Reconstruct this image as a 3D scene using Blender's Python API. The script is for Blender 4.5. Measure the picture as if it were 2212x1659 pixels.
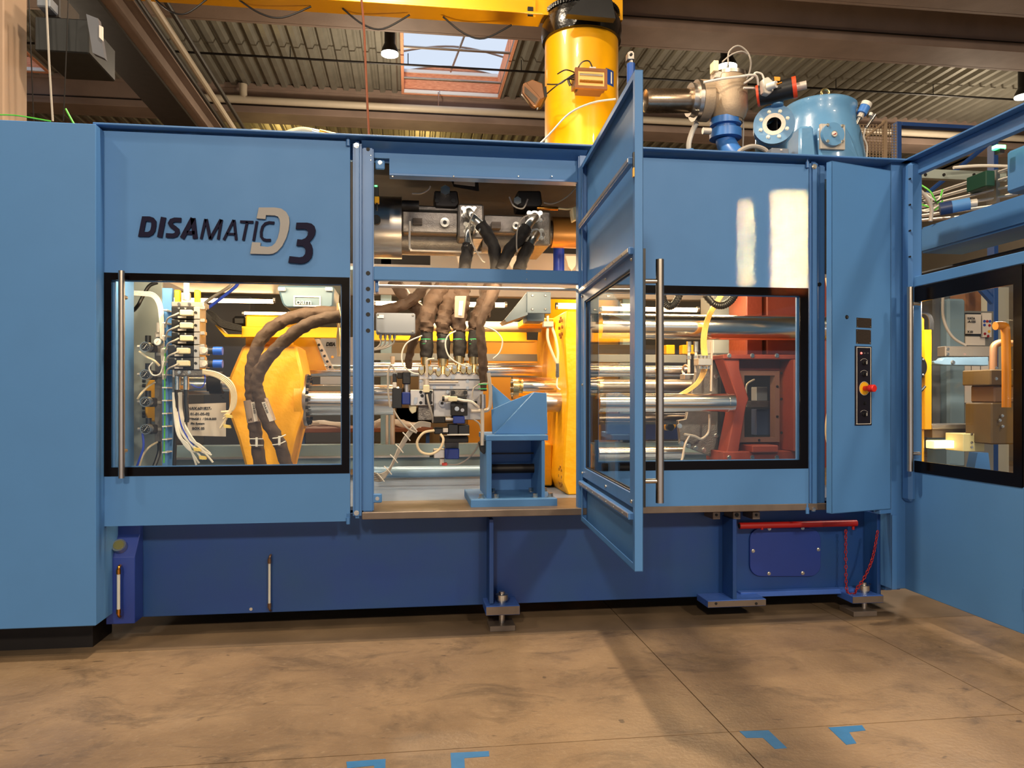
import bpy, bmesh, math, random
from mathutils import Vector, Matrix
from math import radians, sin, cos, pi
random.seed(7)
for o in list(bpy.data.objects): bpy.data.objects.remove(o, do_unlink=True)
SC = bpy.context.scene; COL = SC.collection

# ------------------------------------------------------------------ camera
A = radians(7.7); FPX = 1660.0; CXP = 1106.0; CYP = 857.0; EYE = 1.5
cam = bpy.data.cameras.new('camera'); cob = bpy.data.objects.new('camera', cam); COL.objects.link(cob)
cob.location = (0, 0, EYE); cob.rotation_euler = (radians(90), 0, -A)
cam.sensor_fit = 'HORIZONTAL'; cam.sensor_width = 36; cam.lens = 36*FPX/2212; cam.shift_y = (CYP-829.5)/2212
cam.clip_start = .05; cam.clip_end = 200
SC.camera = cob

# ------------------------------------------------------------------ world + exposure
w = bpy.data.worlds.new('world'); SC.world = w; w.use_nodes = True
w.node_tree.nodes['Background'].inputs[0].default_value = (.74, .84, 1, 1)
w.node_tree.nodes['Background'].inputs[1].default_value = .95
vs = SC.view_settings; vs.view_transform = 'Standard'; vs.look = 'None'; vs.exposure = 0.0; vs.gamma = 1; vs.use_curve_mapping = False

def light(kind, name, loc, energy, col, tgt=None, **k):
    l = bpy.data.lights.new(name, kind); l.energy = energy; l.color = col
    for a, b in k.items(): setattr(l, a, b)
    o = bpy.data.objects.new(name, l); COL.objects.link(o); o.location = loc
    if tgt: o.rotation_euler = (Vector(tgt)-Vector(loc)).to_track_quat('-Z', 'Y').to_euler()
    return o
WARM = (1, .83, .62); LEDC = (1, .75, .45)
# overhead hall lighting (high bays in front of the machine, outside the frame) and an added background fill
light('AREA', 'high_bay_light_a', (.05, 4.55, 7.1), 380, WARM, (.05, 4.5, 0), size=.35)
light('AREA', 'high_bay_light_f', (-5.2, 1.6, 7.1), 150, WARM, (-5.2, 2.2, 0), size=.5)
light('AREA', 'high_bay_light_g', (5.4, .6, 7.1), 200, WARM, (5.4, .5, 0), size=.5)
light('AREA', 'high_bay_light_b', (-2.0, -5.5, 5.9), 470, WARM, (-1.0, 4.8, 1), size=.6)
light('AREA', 'high_bay_light_c', (3.8, -5.5, 5.9), 450, WARM, (2.5, 4.8, 1), size=.6)
light('AREA', 'background_fill_light', (-.4, 7.4, 6.6), 110, WARM, (-.4, 8.6, 0), size=.5)  # added fill lamp, brightens the dark background behind the machine
light('AREA', 'high_bay_light_d', (-2, 12.8, 5.6), 160, WARM, (-2, 12.4, 0), size=.6)
light('AREA', 'high_bay_light_e', (6, 13, 6.6), 160, WARM, (6, 12.9, 0), size=.6)

# floodlights outside the frame throwing warm square patches on the right door
def patch(nm, x, z, hw, e):
    return light('AREA', nm, (x+.5, -2.5, z+3.0), e, (1, .26, .05), (x, 4.8, z), shape='RECTANGLE', size=hw[0], size_y=hw[1], spread=radians(.5))
# ------------------------------------------------------------------ helpers
def W(px, py, Y):
    u = (px-CXP)/FPX; v = (CYP-py)/FPX
    dx = u*cos(A)+sin(A); dy = -u*sin(A)+cos(A); t = Y/dy
    return Vector((dx*t, Y, EYE+v*t))
def PX(p, Y): return W(p, CYP, Y).x
def PZ(px, py, Y): return W(px, py, Y).z
def MPP(px, Y):       # metres per pixel at depth Y
    u = (px-CXP)/FPX
    return Y/(-u*sin(A)+cos(A))/FPX
def PXZ(px, py, X):   # pixel on a plane of constant X
    u = (px-CXP)/FPX; v = (CYP-py)/FPX
    dx = u*cos(A)+sin(A); dy = -u*sin(A)+cos(A); t = X/dx
    return Vector((X, dy*t, EYE+v*t))
def PF(px, py, z=0):  # pixel on a horizontal plane
    u = (px-CXP)/FPX; v = (CYP-py)/FPX
    t = (z-EYE)/v
    return Vector(((u*cos(A)+sin(A))*t, (-u*sin(A)+cos(A))*t, z))

def s2l(c):
    c = c/255.0
    return c/12.92 if c <= .04045 else ((c+.055)/1.055)**2.4
MATS = {}
def mat(name, rgb, rough=.5, metal=0, var=0.0, scale=8, bump=0, bscale=60, spec=.5, stretch=None, coat=0, rgb2=None, em=0):
    if name in MATS: return MATS[name]
    m = bpy.data.materials.new(name); m.use_nodes = True; nt = m.node_tree; N = nt.nodes; L = nt.links
    b = N['Principled BSDF']; c = [s2l(x) for x in rgb]+[1]
    b.inputs['Base Color'].default_value = c; b.inputs['Roughness'].default_value = rough
    b.inputs['Metallic'].default_value = metal; b.inputs['Specular IOR Level'].default_value = spec
    b.inputs['Coat Weight'].default_value = coat
    if em:
        b.inputs['Emission Color'].default_value = c; b.inputs['Emission Strength'].default_value = em
    tc = N.new('ShaderNodeTexCoord'); mp = N.new('ShaderNodeMapping'); L.new(tc.outputs['Object'], mp.inputs[0])
    if stretch: mp.inputs['Scale'].default_value = stretch
    nz = N.new('ShaderNodeTexNoise'); nz.inputs['Scale'].default_value = scale; nz.inputs['Detail'].default_value = 4
    L.new(mp.outputs[0], nz.inputs['Vector'])
    if var or rgb2:
        mx = N.new('ShaderNodeMix'); mx.data_type = 'RGBA'
        c2 = [s2l(x) for x in rgb2]+[1] if rgb2 else [x*(1-var) for x in c[:3]]+[1]
        mx.inputs['A'].default_value = c; mx.inputs['B'].default_value = c2
        r = N.new('ShaderNodeMapRange'); r.inputs['From Min'].default_value = .35; r.inputs['From Max'].default_value = .65
        L.new(nz.outputs['Fac'], r.inputs['Value']); L.new(r.outputs[0], mx.inputs['Factor']); L.new(mx.outputs['Result'], b.inputs['Base Color'])
    rr = N.new('ShaderNodeMapRange'); rr.inputs['To Min'].default_value = max(0, rough-.06); rr.inputs['To Max'].default_value = min(1, rough+.06)
    L.new(nz.outputs['Fac'], rr.inputs['Value']); L.new(rr.outputs[0], b.inputs['Roughness'])
    if bump:
        n2 = N.new('ShaderNodeTexNoise'); n2.inputs['Scale'].default_value = bscale; L.new(mp.outputs[0], n2.inputs['Vector'])
        bp = N.new('ShaderNodeBump'); bp.inputs['Strength'].default_value = bump; bp.inputs['Distance'].default_value = .01
        L.new(n2.outputs['Fac'], bp.inputs['Height']); L.new(bp.outputs[0], b.inputs['Normal'])
    MATS[name] = m; return m
def emit(name, rgb, s):
    if name in MATS: return MATS[name]
    m = bpy.data.materials.new(name); m.use_nodes = True; b = m.node_tree.nodes['Principled BSDF']
    c = [s2l(x) for x in rgb]+[1]; b.inputs['Base Color'].default_value = (.8, .8, .8, 1)
    b.inputs['Emission Color'].default_value = c; b.inputs['Emission Strength'].default_value = s
    MATS[name] = m; return m
def glassmat(name, tint=(1, 1, 1), refl=1.0):
    m = bpy.data.materials.new(name); m.use_nodes = True; nt = m.node_tree; N = nt.nodes; L = nt.links
    N.remove(N['Principled BSDF']); out = N['Material Output']
    t = N.new('ShaderNodeBsdfTransparent'); t.inputs[0].default_value = (*tint, 1)
    g = N.new('ShaderNodeBsdfGlossy'); g.inputs['Roughness'].default_value = .01
    f = N.new('ShaderNodeLayerWeight'); pw = N.new('ShaderNodeMath'); pw.operation = 'POWER'; pw.inputs[1].default_value = 5; L.new(f.outputs['Facing'], pw.inputs[0])
    ml = N.new('ShaderNodeMath'); ml.operation = 'MULTIPLY_ADD'; ml.inputs[1].default_value = .9; ml.inputs[2].default_value = .016*refl; L.new(pw.outputs[0], ml.inputs[0])
    mx = N.new('ShaderNodeMixShader'); L.new(ml.outputs[0], mx.inputs[0]); L.new(t.outputs[0], mx.inputs[1]); L.new(g.outputs[0], mx.inputs[2])
    L.new(mx.outputs[0], out.inputs[0]); MATS[name] = m; return m

LB = mat('light_blue_paint', (80, 130, 186), .5, spec=.3, var=.04, scale=3, bump=.03, bscale=400)
LBD = mat('light_blue_frame_paint', (72, 122, 182), .38, var=.05, scale=5)
DB = mat('deep_blue_paint', (22, 60, 126), .4, var=.12, scale=2.5, bump=.03, bscale=200, rgb2=(26, 66, 118))
TB = mat('tank_blue_paint', (34, 58, 138), .35, var=.1, scale=4)
YL = mat('yellow_paint', (250, 176, 2), .42, var=.06, scale=6, bump=.4, bscale=22)
YS = mat('smooth_yellow_paint', (248, 182, 12), .35, var=.05, scale=4, coat=.2)
YC = mat('crane_yellow_paint', (246, 174, 4), .33, var=.08, scale=3, bump=.05, bscale=10, coat=.3)
CH = mat('polished_chrome', (240, 232, 222), .2, 1, var=.05, scale=10, stretch=(.2, 6, 6))
ST = mat('brushed_steel', (190, 182, 174), .32, 1, var=.12, scale=12, stretch=(1, 8, 8))
SV = mat('brushed_steel_handle', (190, 180, 168), .3, 1, var=.1, scale=30, stretch=(6, 6, .3))
ALU = mat('machined_aluminium', (205, 198, 190), .38, .9, var=.1, scale=14)
CAST = mat('grey_cast_iron', (128, 122, 116), .45, .8, var=.2, scale=22, bump=.3, bscale=120)
GOLD = mat('zinc_yellow_fitting', (214, 190, 140), .25, 1, var=.1)
BRASS = mat('brass', (180, 120, 50), .28, 1)
BK = mat('black_plastic', (20, 20, 22), .4, var=.1)
BKG = mat('black_printed_glass', (10, 6, 6), .22, spec=.12)
BKM = mat('black_grease_paint', (14, 12, 12), .22, var=.1, coat=.5, bump=.2, bscale=40)
DK = mat('dark_steel', (32, 28, 27), .5, .4, var=.2)
SL = mat('brown_fabric_sleeve', (74, 55, 42), .75, var=.18, scale=14, bump=.5, bscale=26)
SLB = mat('black_fabric_sleeve', (24, 19, 18), .7, var=.18, scale=14, bump=.5, bscale=30)
WHT = mat('white_plastic', (232, 226, 214), .45, var=.04)
CRM = mat('cream_plastic', (226, 214, 176), .45)
TUBE = mat('translucent_tubing', (228, 208, 172), .35, var=.06)
GREYC = mat('grey_cable', (168, 160, 150), .5)
BLC = mat('blue_knob_plastic', (20, 90, 200), .4)
VB = mat('valve_blue_paint', (24, 48, 128), .4)
RED = mat('brown_red_primer', (122, 48, 30), .5, var=.1, scale=5, bump=.2, bscale=30)
REDP = mat('signal_red', (160, 22, 18), .42, var=.1, scale=12)
SILL = mat('bare_steel_sill', (122, 108, 96), .45, .5, var=.15, scale=10)
GRN = mat('green_wire', (90, 190, 60), .45)
GRB = mat('green_clamp_band', (70, 200, 120), .4)
BBOX = mat('grey_box_paint', (116, 122, 132), .45, var=.03)
ZINC = mat('zinc_bolt', (200, 198, 190), .28, 1)
HOLE = mat('dark_hole', (8, 8, 9), .6)
LAB = mat('silver_label', (200, 190, 178), .4, .3)
PAPER = mat('white_paper', (222, 210, 198), .7, var=.03)
INK = mat('navy_lettering', (20, 18, 44), .6, spec=.12)
INKB = mat('black_ink', (22, 20, 22), .6)
CONC = mat('brown_concrete_beam', (142, 122, 110), .75, var=.18, scale=2, bump=.15, bscale=30)
GLASS = glassmat('clear_glass', (.99, 1, .99), 1.0)

TH = {}     # world location of every parent
def setp(o, **k):
    for a, b in k.items():
        if b is not None: o[a] = b
def thing(name, label, cat, loc=(0, 0, 0), group=None):
    o = bpy.data.objects.new(name, None); COL.objects.link(o); o.location = loc; o.empty_display_size = .1
    TH[o.name] = Vector(loc); setp(o, label=label, category=cat, group=group); return o

def smooth_path(pts, rad=None, sub=5):
    P = [Vector(p) for p in pts]; n = len(P)
    if n < 3: return P, ([rad]*n if not isinstance(rad, list) else rad)
    R = rad if isinstance(rad, list) else [rad]*n
    out = []; ro = []
    for i in range(n-1):
        p0 = P[max(i-1, 0)]; p1 = P[i]; p2 = P[i+1]; p3 = P[min(i+2, n-1)]
        for k in range(sub):
            t = k/sub; t2 = t*t; t3 = t2*t
            out.append(.5*((2*p1)+(-p0+p2)*t+(2*p0-5*p1+4*p2-p3)*t2+(-p0+3*p1-3*p2+p3)*t3)); ro.append(R[i]*(1-t)+R[i+1]*t)
    out.append(P[-1]); ro.append(R[-1]); return out, ro

class B:
    def __init__(s): s.m = bmesh.new()
    def box(s, x0, x1, y0, y1, z0, z1, bev=0, M=None, seg=1):
        t = bmesh.new(); bmesh.ops.create_cube(t, size=1)
        for v in t.verts:
            v.co = Vector(((x0+x1)/2+v.co.x*abs(x1-x0), (y0+y1)/2+v.co.y*abs(y1-y0), (z0+z1)/2+v.co.z*abs(z1-z0)))
        if bev: bmesh.ops.bevel(t, geom=t.edges[:], offset=bev, segments=seg, affect='EDGES')
        s._add(t, M); return s
    def pbox(s, px0, py0, px1, py1, Y0, Y1, bev=0, seg=1):
        mx = (px0+px1)/2
        return s.box(PX(px0, Y0), PX(px1, Y0), Y0, Y1, PZ(mx, py1, Y0), PZ(mx, py0, Y0), bev, seg=seg)
    def _add(s, t, M=None):
        if M is not None: t.transform(M)
        me = bpy.data.meshes.new('tmp'); t.to_mesh(me); t.free(); s.m.from_mesh(me); bpy.data.meshes.remove(me)
    def cyl(s, p0, p1, r, r2=None, n=20, caps=True):
        p0 = Vector(p0); p1 = Vector(p1); d = p1-p0; t = bmesh.new()
        bmesh.ops.create_cone(t, cap_ends=caps, segments=n, radius1=r, radius2=r if r2 is None else r2, depth=d.length)
        s._add(t, Matrix.Translation((p0+p1)/2) @ d.to_track_quat('Z', 'Y').to_matrix().to_4x4()); return s
    def lathe(s, p0, p1, prof, n=28):   # prof: (fraction along axis, radius)
        p0 = Vector(p0); p1 = Vector(p1); d = p1-p0; q = d.to_track_quat('Z', 'Y'); rings = []
        for t, r in prof:
            c = p0+d*t
            rings.append([s.m.verts.new(c+q @ Vector((r*cos(2*pi*k/n), r*sin(2*pi*k/n), 0))) for k in range(n)])
        for a, b in zip(rings, rings[1:]):
            for k in range(n): s.m.faces.new((a[k], a[(k+1) % n], b[(k+1) % n], b[k]))
        s.m.faces.new(rings[0][::-1]); s.m.faces.new(rings[-1]); return s
    def hx(s, px0, px1, py, rpx, Y, n=24, r2=None):    # cylinder along X given in pixels at its middle
        mx = (px0+px1)/2; z = PZ(mx, py, Y); r = rpx*MPP(mx, Y)
        return s.cyl((PX(px0, Y), Y, z), (PX(px1, Y), Y, z), r, n=n)
    def vz(s, px, py0, py1, rpx, Y, n=16, r2=None):
        r = rpx*MPP(px, Y)
        return s.cyl((PX(px, Y), Y, PZ(px, py1, Y)), (PX(px, Y), Y, PZ(px, py0, Y)), r, None if r2 is None else r2*MPP(px, Y), n=n)
    def dy(s, px, py, rpx, Y0, Y1, n=20, r2=None):     # cylinder facing the camera (along Y)
        p = W(px, py, Y0); r = rpx*MPP(px, Y0)
        return s.cyl(p, (p.x, Y1, p.z), r, None if r2 is None else r2*MPP(px, Y0), n=n)
    def tube(s, pts, r, n=8, sub=5, wr=0, caps=True, seed=0, fold=0):
        P, R = smooth_path(pts, r, sub) if sub > 1 else ([Vector(p) for p in pts], [r]*len(pts) if not isinstance(r, list) else r)
        rnd = random.Random(seed+len(P)); rings = []; up = None
        for i, p in enumerate(P):
            d = (P[min(i+1, len(P)-1)]-P[max(i-1, 0)])
            if d.length < 1e-9: d = Vector((0, 0, 1))
            d.normalize()
            if up is None: up = d.orthogonal().normalized()
            up = (up-d*up.dot(d)); up = up.normalized() if up.length > 1e-6 else d.orthogonal().normalized()
            b = d.cross(up); ring = []
            for k in range(n):
                a = 2*pi*k/n; rr = R[i]
                if wr: rr *= 1+wr*(.6*sin(2*a+i*1.3+seed)+.5*sin(3*a-i*.9+seed*2)+rnd.uniform(-.6, .6))
                if fold: rr *= 1+fold*(1 if i % 2 else -1)
                ring.append(s.m.verts.new(p+(up*cos(a)+b*sin(a))*rr))
            rings.append(ring)
        for a, c in zip(rings, rings[1:]):
            for k in range(n): s.m.faces.new((a[k], a[(k+1) % n], c[(k+1) % n], c[k]))
        if caps: s.m.faces.new(rings[0][::-1]); s.m.faces.new(rings[-1])
        return s
    def ptube(s, pts, rpx, Y=None, **k):
        P = [W(p[0], p[1], p[2] if len(p) > 2 else Y) for p in pts]
        mp = MPP(pts[0][0], pts[0][2] if len(pts[0]) > 2 else Y)
        return s.tube(P, [q*mp for q in rpx] if isinstance(rpx, list) else rpx*mp, **k)
    def poly(s, pts, d, bev=0):    # 3D planar polygon extruded by vector d
        t = bmesh.new(); vs = [t.verts.new(p) for p in pts]; f = t.faces.new(vs)
        r = bmesh.ops.extrude_face_region(t, geom=[f]); bmesh.ops.translate(t, vec=d, verts=[v for v in r['geom'] if isinstance(v, bmesh.types.BMVert)])
        bmesh.ops.recalc_face_normals(t, faces=t.faces[:])
        if bev: bmesh.ops.bevel(t, geom=t.edges[:], offset=bev, segments=1, affect='EDGES')
        s._add(t); return s
    def prism(s, px, Y0, Y1, bev=0):
        return s.poly([W(a, b, Y0) for a, b in px], Vector((0, Y1-Y0, 0)), bev)
    def sph(s, c, r, n=14, sc=(1, 1, 1)):
        t = bmesh.new(); bmesh.ops.create_uvsphere(t, u_segments=n, v_segments=n//2+2, radius=r)
        s._add(t, Matrix.Translation(c) @ Matrix.Diagonal((*sc, 1))); return s
    def torus(s, c, R, r, axis, n=20, m=6):
        q = Vector(axis).to_track_quat('Z', 'Y')
        return s.tube([Vector(c)+q @ Vector((R*cos(2*pi*k/n), R*sin(2*pi*k/n), 0)) for k in range(n+1)], r, n=m, sub=1, caps=False)
    def frame(s, o, i, Y0, Y1, bev=0):     # rectangular ring; o, i = (px0,py0,px1,py1)
        mx = (o[0]+o[2])/2
        ox0, ox1, oz1, oz0 = PX(o[0], Y0), PX(o[2], Y0), PZ(mx, o[1], Y0), PZ(mx, o[3], Y0)
        ix0, ix1, iz1, iz0 = PX(i[0], Y0), PX(i[2], Y0), PZ(mx, i[1], Y0), PZ(mx, i[3], Y0)
        return s.ring(ox0, ox1, oz0, oz1, ix0, ix1, iz0, iz1, Y0, Y1)
    def ring(s, ox0, ox1, oz0, oz1, ix0, ix1, iz0, iz1, Y0, Y1):
        O = [(ox0, oz0), (ox1, oz0), (ox1, oz1), (ox0, oz1)]; I = [(ix0, iz0), (ix1, iz0), (ix1, iz1), (ix0, iz1)]
        V = [[s.m.verts.new((x, y, z)) for x, z in L] for y in (Y0, Y1) for L in (O, I)]
        fo, fi, bo, bi = V
        for k in range(4):
            j = (k+1) % 4
            s.m.faces.new((fo[k], fo[j], fi[j], fi[k])); s.m.faces.new((bo[j], bo[k], bi[k], bi[j]))
            s.m.faces.new((fo[j], fo[k], bo[k], bo[j])); s.m.faces.new((fi[k], fi[j], bi[j], bi[k]))
        return s
    def build(s, name, m, parent=None, label=None, cat=None, group=None, kind=None, smooth=35, root_loc=None):
        bmesh.ops.recalc_face_normals(s.m, faces=s.m.faces[:])
        xs = [v.co for v in s.m.verts]
        lo = Vector([min(c[i] for c in xs) for i in range(3)]); hi = Vector([max(c[i] for c in xs) for i in range(3)])
        loc = Vector(((lo.x+hi.x)/2, (lo.y+hi.y)/2, lo.z))
        bmesh.ops.translate(s.m, vec=-loc, verts=s.m.verts[:])
        me = bpy.data.meshes.new(name); s.m.to_mesh(me); s.m.free(); me.materials.append(m)
        if smooth: me.shade_smooth(); me.set_sharp_from_angle(angle=radians(smooth))
        o = bpy.data.objects.new(name, me); COL.objects.link(o)
        if parent is not None:
            o.parent = parent; o.location = loc-TH[parent.name]
        else: o.location = loc
        TH[o.name] = loc; setp(o, label=label, category=cat, group=group, kind=kind); return o

# shared small pieces ------------------------------------------------
SH = {}
def bolt(parent, p, r=.012, m=None, axis=(0, -1, 0), name='bolt', h=None, dome=False):
    m = m or ZINC; h = h or r*.8; key = (round(r, 4), m.name, round(h, 4), dome)
    if key not in SH:
        t = B()
        if dome: t.lathe((0, 0, 0), (0, 0, h), [(0, r), (.5, r*.95), (1, r*.6)], n=10)
        else:
            t.cyl((0, 0, 0), (0, 0, h*.15), r*1.25, n=12); t.cyl((0, 0, 0), (0, 0, h), r, n=6)
        me = bpy.data.meshes.new(name); bmesh.ops.recalc_face_normals(t.m, faces=t.m.faces[:]); t.m.to_mesh(me); t.m.free(); me.materials.append(m)
        me.shade_smooth(); me.set_sharp_from_angle(angle=radians(30)); SH[key] = me
    o = bpy.data.objects.new(name, SH[key]); COL.objects.link(o); o.parent = parent
    o.location = Vector(p)-(TH[parent.name] if parent is not None else Vector()); o.rotation_euler = Vector(axis).to_track_quat('Z', 'Y').to_euler(); TH[o.name] = Vector(p); return o
def pbolt(parent, px, py, Y, rpx=4, **k): return bolt(parent, W(px, py, Y), rpx*MPP(px, Y), **k)

def text(s, p, h, m, name, parent=None, axis='-Y', ext=.001, bold=0, shear=0, align='LEFT', rot=0, sx=1, label=None, cat=None):
    c = bpy.data.curves.new(name, 'FONT'); c.body = s; c.size = h*1.4; c.extrude = ext; c.offset = bold; c.shear = shear; c.align_x = align; c.resolution_u = 3
    t = bpy.data.objects.new('t', c); COL.objects.link(t); bpy.context.view_layer.update()
    me = bpy.data.meshes.new_from_object(t.evaluated_get(bpy.context.evaluated_depsgraph_get())); bpy.data.objects.remove(t, do_unlink=True)
    R = Matrix.Rotation(radians(90), 4, 'X')
    if axis == '-X': R = Matrix.Rotation(radians(-90), 4, 'Z') @ R
    if isinstance(axis, (int, float)): R = Matrix.Rotation(axis, 4, 'Z') @ R
    me.transform(R @ Matrix.Rotation(rot, 4, 'Z') @ Matrix.Diagonal((sx, 1, 1, 1))); me.materials.clear(); me.materials.append(m); me.name = name
    o = bpy.data.objects.new(name, me); COL.objects.link(o); o.parent = parent
    o.location = Vector(p)-(TH[parent.name] if parent is not None else Vector()); TH[o.name] = Vector(p); setp(o, label=label, category=cat); return o

def ribbon(pts, wd, closed=False):       # 2D miter ribbon -> list of quads [(a,b,c,d)]
    P = [Vector((x, y)) for x, y in pts]; n = len(P); L = []; R = []
    for i in range(n):
        if closed: a = P[i-1]; c = P[(i+1) % n]
        else: a = P[max(i-1, 0)]; c = P[min(i+1, n-1)]
        d1 = (P[i]-a); d2 = (c-P[i])
        if d1.length < 1e-9: d1 = d2
        if d2.length < 1e-9: d2 = d1
        n1 = Vector((-d1.y, d1.x)).normalized(); n2 = Vector((-d2.y, d2.x)).normalized(); mm = (n1+n2).normalized()
        k = min(1/max(mm.dot(n1), .4), 2.0)*wd/2
        L.append(P[i]+mm*k); R.append(P[i]-mm*k)
    return L, R
# ================================================================== SETTING
def mat_floor():
    m = bpy.data.materials.new('worn_concrete'); m.use_nodes = True; nt = m.node_tree; N = nt.nodes; L = nt.links; b = N['Principled BSDF']
    g = N.new('ShaderNodeNewGeometry'); b.inputs['Specular IOR Level'].default_value = .45
    def noise(sc, det, rough=.6, dist=0, st=(1, 1, 1), lo=.35, hi=.65):
        mp = N.new('ShaderNodeMapping'); mp.inputs['Scale'].default_value = st; L.new(g.outputs['Position'], mp.inputs[0])
        n = N.new('ShaderNodeTexNoise'); n.inputs['Scale'].default_value = sc; n.inputs['Detail'].default_value = det
        n.inputs['Roughness'].default_value = rough; n.inputs['Distortion'].default_value = dist; L.new(mp.outputs[0], n.inputs['Vector'])
        r = N.new('ShaderNodeMapRange'); r.inputs['From Min'].default_value = lo; r.inputs['From Max'].default_value = hi; L.new(n.outputs['Fac'], r.inputs[0]); return r.outputs[0]
    def mix(a, c, f):
        x = N.new('ShaderNodeMix'); x.data_type = 'RGBA'
        if isinstance(a, tuple): x.inputs['A'].default_value = [s2l(v) for v in a]+[1]
        else: L.new(a, x.inputs['A'])
        x.inputs['B'].default_value = [s2l(v) for v in c]+[1]; L.new(f, x.inputs['Factor']); return x.outputs['Result']
    def mul(f, k):
        x = N.new('ShaderNodeMath'); x.operation = 'MULTIPLY'; L.new(f, x.inputs[0]); x.inputs[1].default_value = k; return x.outputs[0]
    c = mix((152, 126, 97), (122, 100, 77), noise(1.1, 6, .65))
    c = mix(c, (84, 70, 56), mul(noise(2.0, 10, .75, .7, (1, 1.5, 1), .5, .66), .7))
    c = mix(c, (108, 86, 62), mul(noise(.5, 4, .5, .6, (1, 1, 1), .5, .68), .5))
    c = mix(c, (172, 152, 126), mul(noise(30, 5, .6, 0, (1, 1, 1), .58, .75), .35))
    c = mix(c, (60, 50, 42), mul(noise(7, 3, .5, 1, (1, 2, 1), .68, .74), .6))
    L.new(c, b.inputs['Base Color'])
    r = N.new('ShaderNodeMapRange'); r.inputs['To Min'].default_value = .3; r.inputs['To Max'].default_value = .5; L.new(noise(3, 5), r.inputs[0]); L.new(r.outputs[0], b.inputs['Roughness'])
    bp = N.new('ShaderNodeBump'); bp.inputs['Strength'].default_value = .12; bp.inputs['Distance'].default_value = .01; L.new(noise(40, 4), bp.inputs['Height']); L.new(bp.outputs[0], b.inputs['Normal'])
    return m
FLM = mat_floor()
FLD = mat('darker_concrete', (124, 104, 82), .45, var=.3, scale=3, bump=.1, bscale=40)  # darker tone for the slab row along the machine
JM = mat('joint_filler', (84, 70, 56), .8)
floor = B().box(-9, 14, -6, 26, -.3, -.012).build('floor', JM, kind='structure', smooth=0)
# cast slabs with recessed joints between them
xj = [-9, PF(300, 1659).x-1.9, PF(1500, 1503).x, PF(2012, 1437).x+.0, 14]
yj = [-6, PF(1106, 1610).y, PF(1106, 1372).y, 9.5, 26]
jw = .006
for i in range(4):
    for j in range(4):
        if xj[i+1]-xj[i] < .1: continue
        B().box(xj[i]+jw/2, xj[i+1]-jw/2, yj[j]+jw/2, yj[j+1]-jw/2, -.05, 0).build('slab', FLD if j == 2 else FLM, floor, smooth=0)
CEIL = 7.5
def decking(x0, x1, y0, y1):     # trapezoid steel decking, ribs along Y
    t = B(); P = .235; x = -9+math.floor((x0+9)/P)*P; pr = []
    while x < x1:
        for dx, dz in ((0, 0), (.085, 0), (.115, .07), (.15, .07), (.16, .062), (.17, .07), (.205, .07)): pr.append((max(x0, min(x+dx, x1)), CEIL+dz))
        x += P
    pr.append((x1, CEIL))
    a = [t.m.verts.new((x, y0, z)) for x, z in pr]; b = [t.m.verts.new((x, y1, z)) for x, z in pr]
    for k in range(len(pr)-1):
        if (pr[k+1][0]-pr[k][0]) > 1e-5 or abs(pr[k+1][1]-pr[k][1]) > 1e-5: t.m.faces.new((a[k], a[k+1], b[k+1], b[k]))
    return t
DECK = mat('galvanised_decking', (150, 146, 134), .42, .45, var=.15, scale=3)
sk = [(PF(873, 210, CEIL).x, PF(1078, 200, CEIL).x, PF(980, 205, CEIL).y-2.6, PF(980, 205, CEIL).y),
      (-7.9, PF(62, 120, CEIL).x, 12.7, 15.2), (-8.4, -5.3, 18.2, 20.4)]
ceil = thing('ceiling', None, None, (0, 0, CEIL)); del_keys = [ceil]
for o in del_keys:
    for k in ('label', 'category'):
        if k in o: del o[k]
ceil['kind'] = 'structure'
Y0S, Y1S = sk[0][2], sk[0][3]
strips = [(-6, Y0S, [(-9, 14)]), (Y0S, Y1S, [(-9, sk[1][0]), (sk[1][1], sk[0][0]), (sk[0][1], 14)]), (Y1S, 18.2, [(-9, 14)]), (18.2, 20.4, [(-9, -8.4), (-5.3, 14)]), (20.4, 26, [(-9, 14)])]
for ya, yb, xs in strips:
    for xa, xb in xs:
        if xb-xa > .05: decking(xa, xb, ya, yb).build('steel_decking', DECK, ceil, smooth=0)
OSB = mat('orange_chipboard', (232, 164, 128), .7, scale=26, rgb2=(204, 130, 96), stretch=(.4, 3, 3))
TRIMW = mat('white_trim', (225, 228, 232), .5)
n = 0
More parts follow.
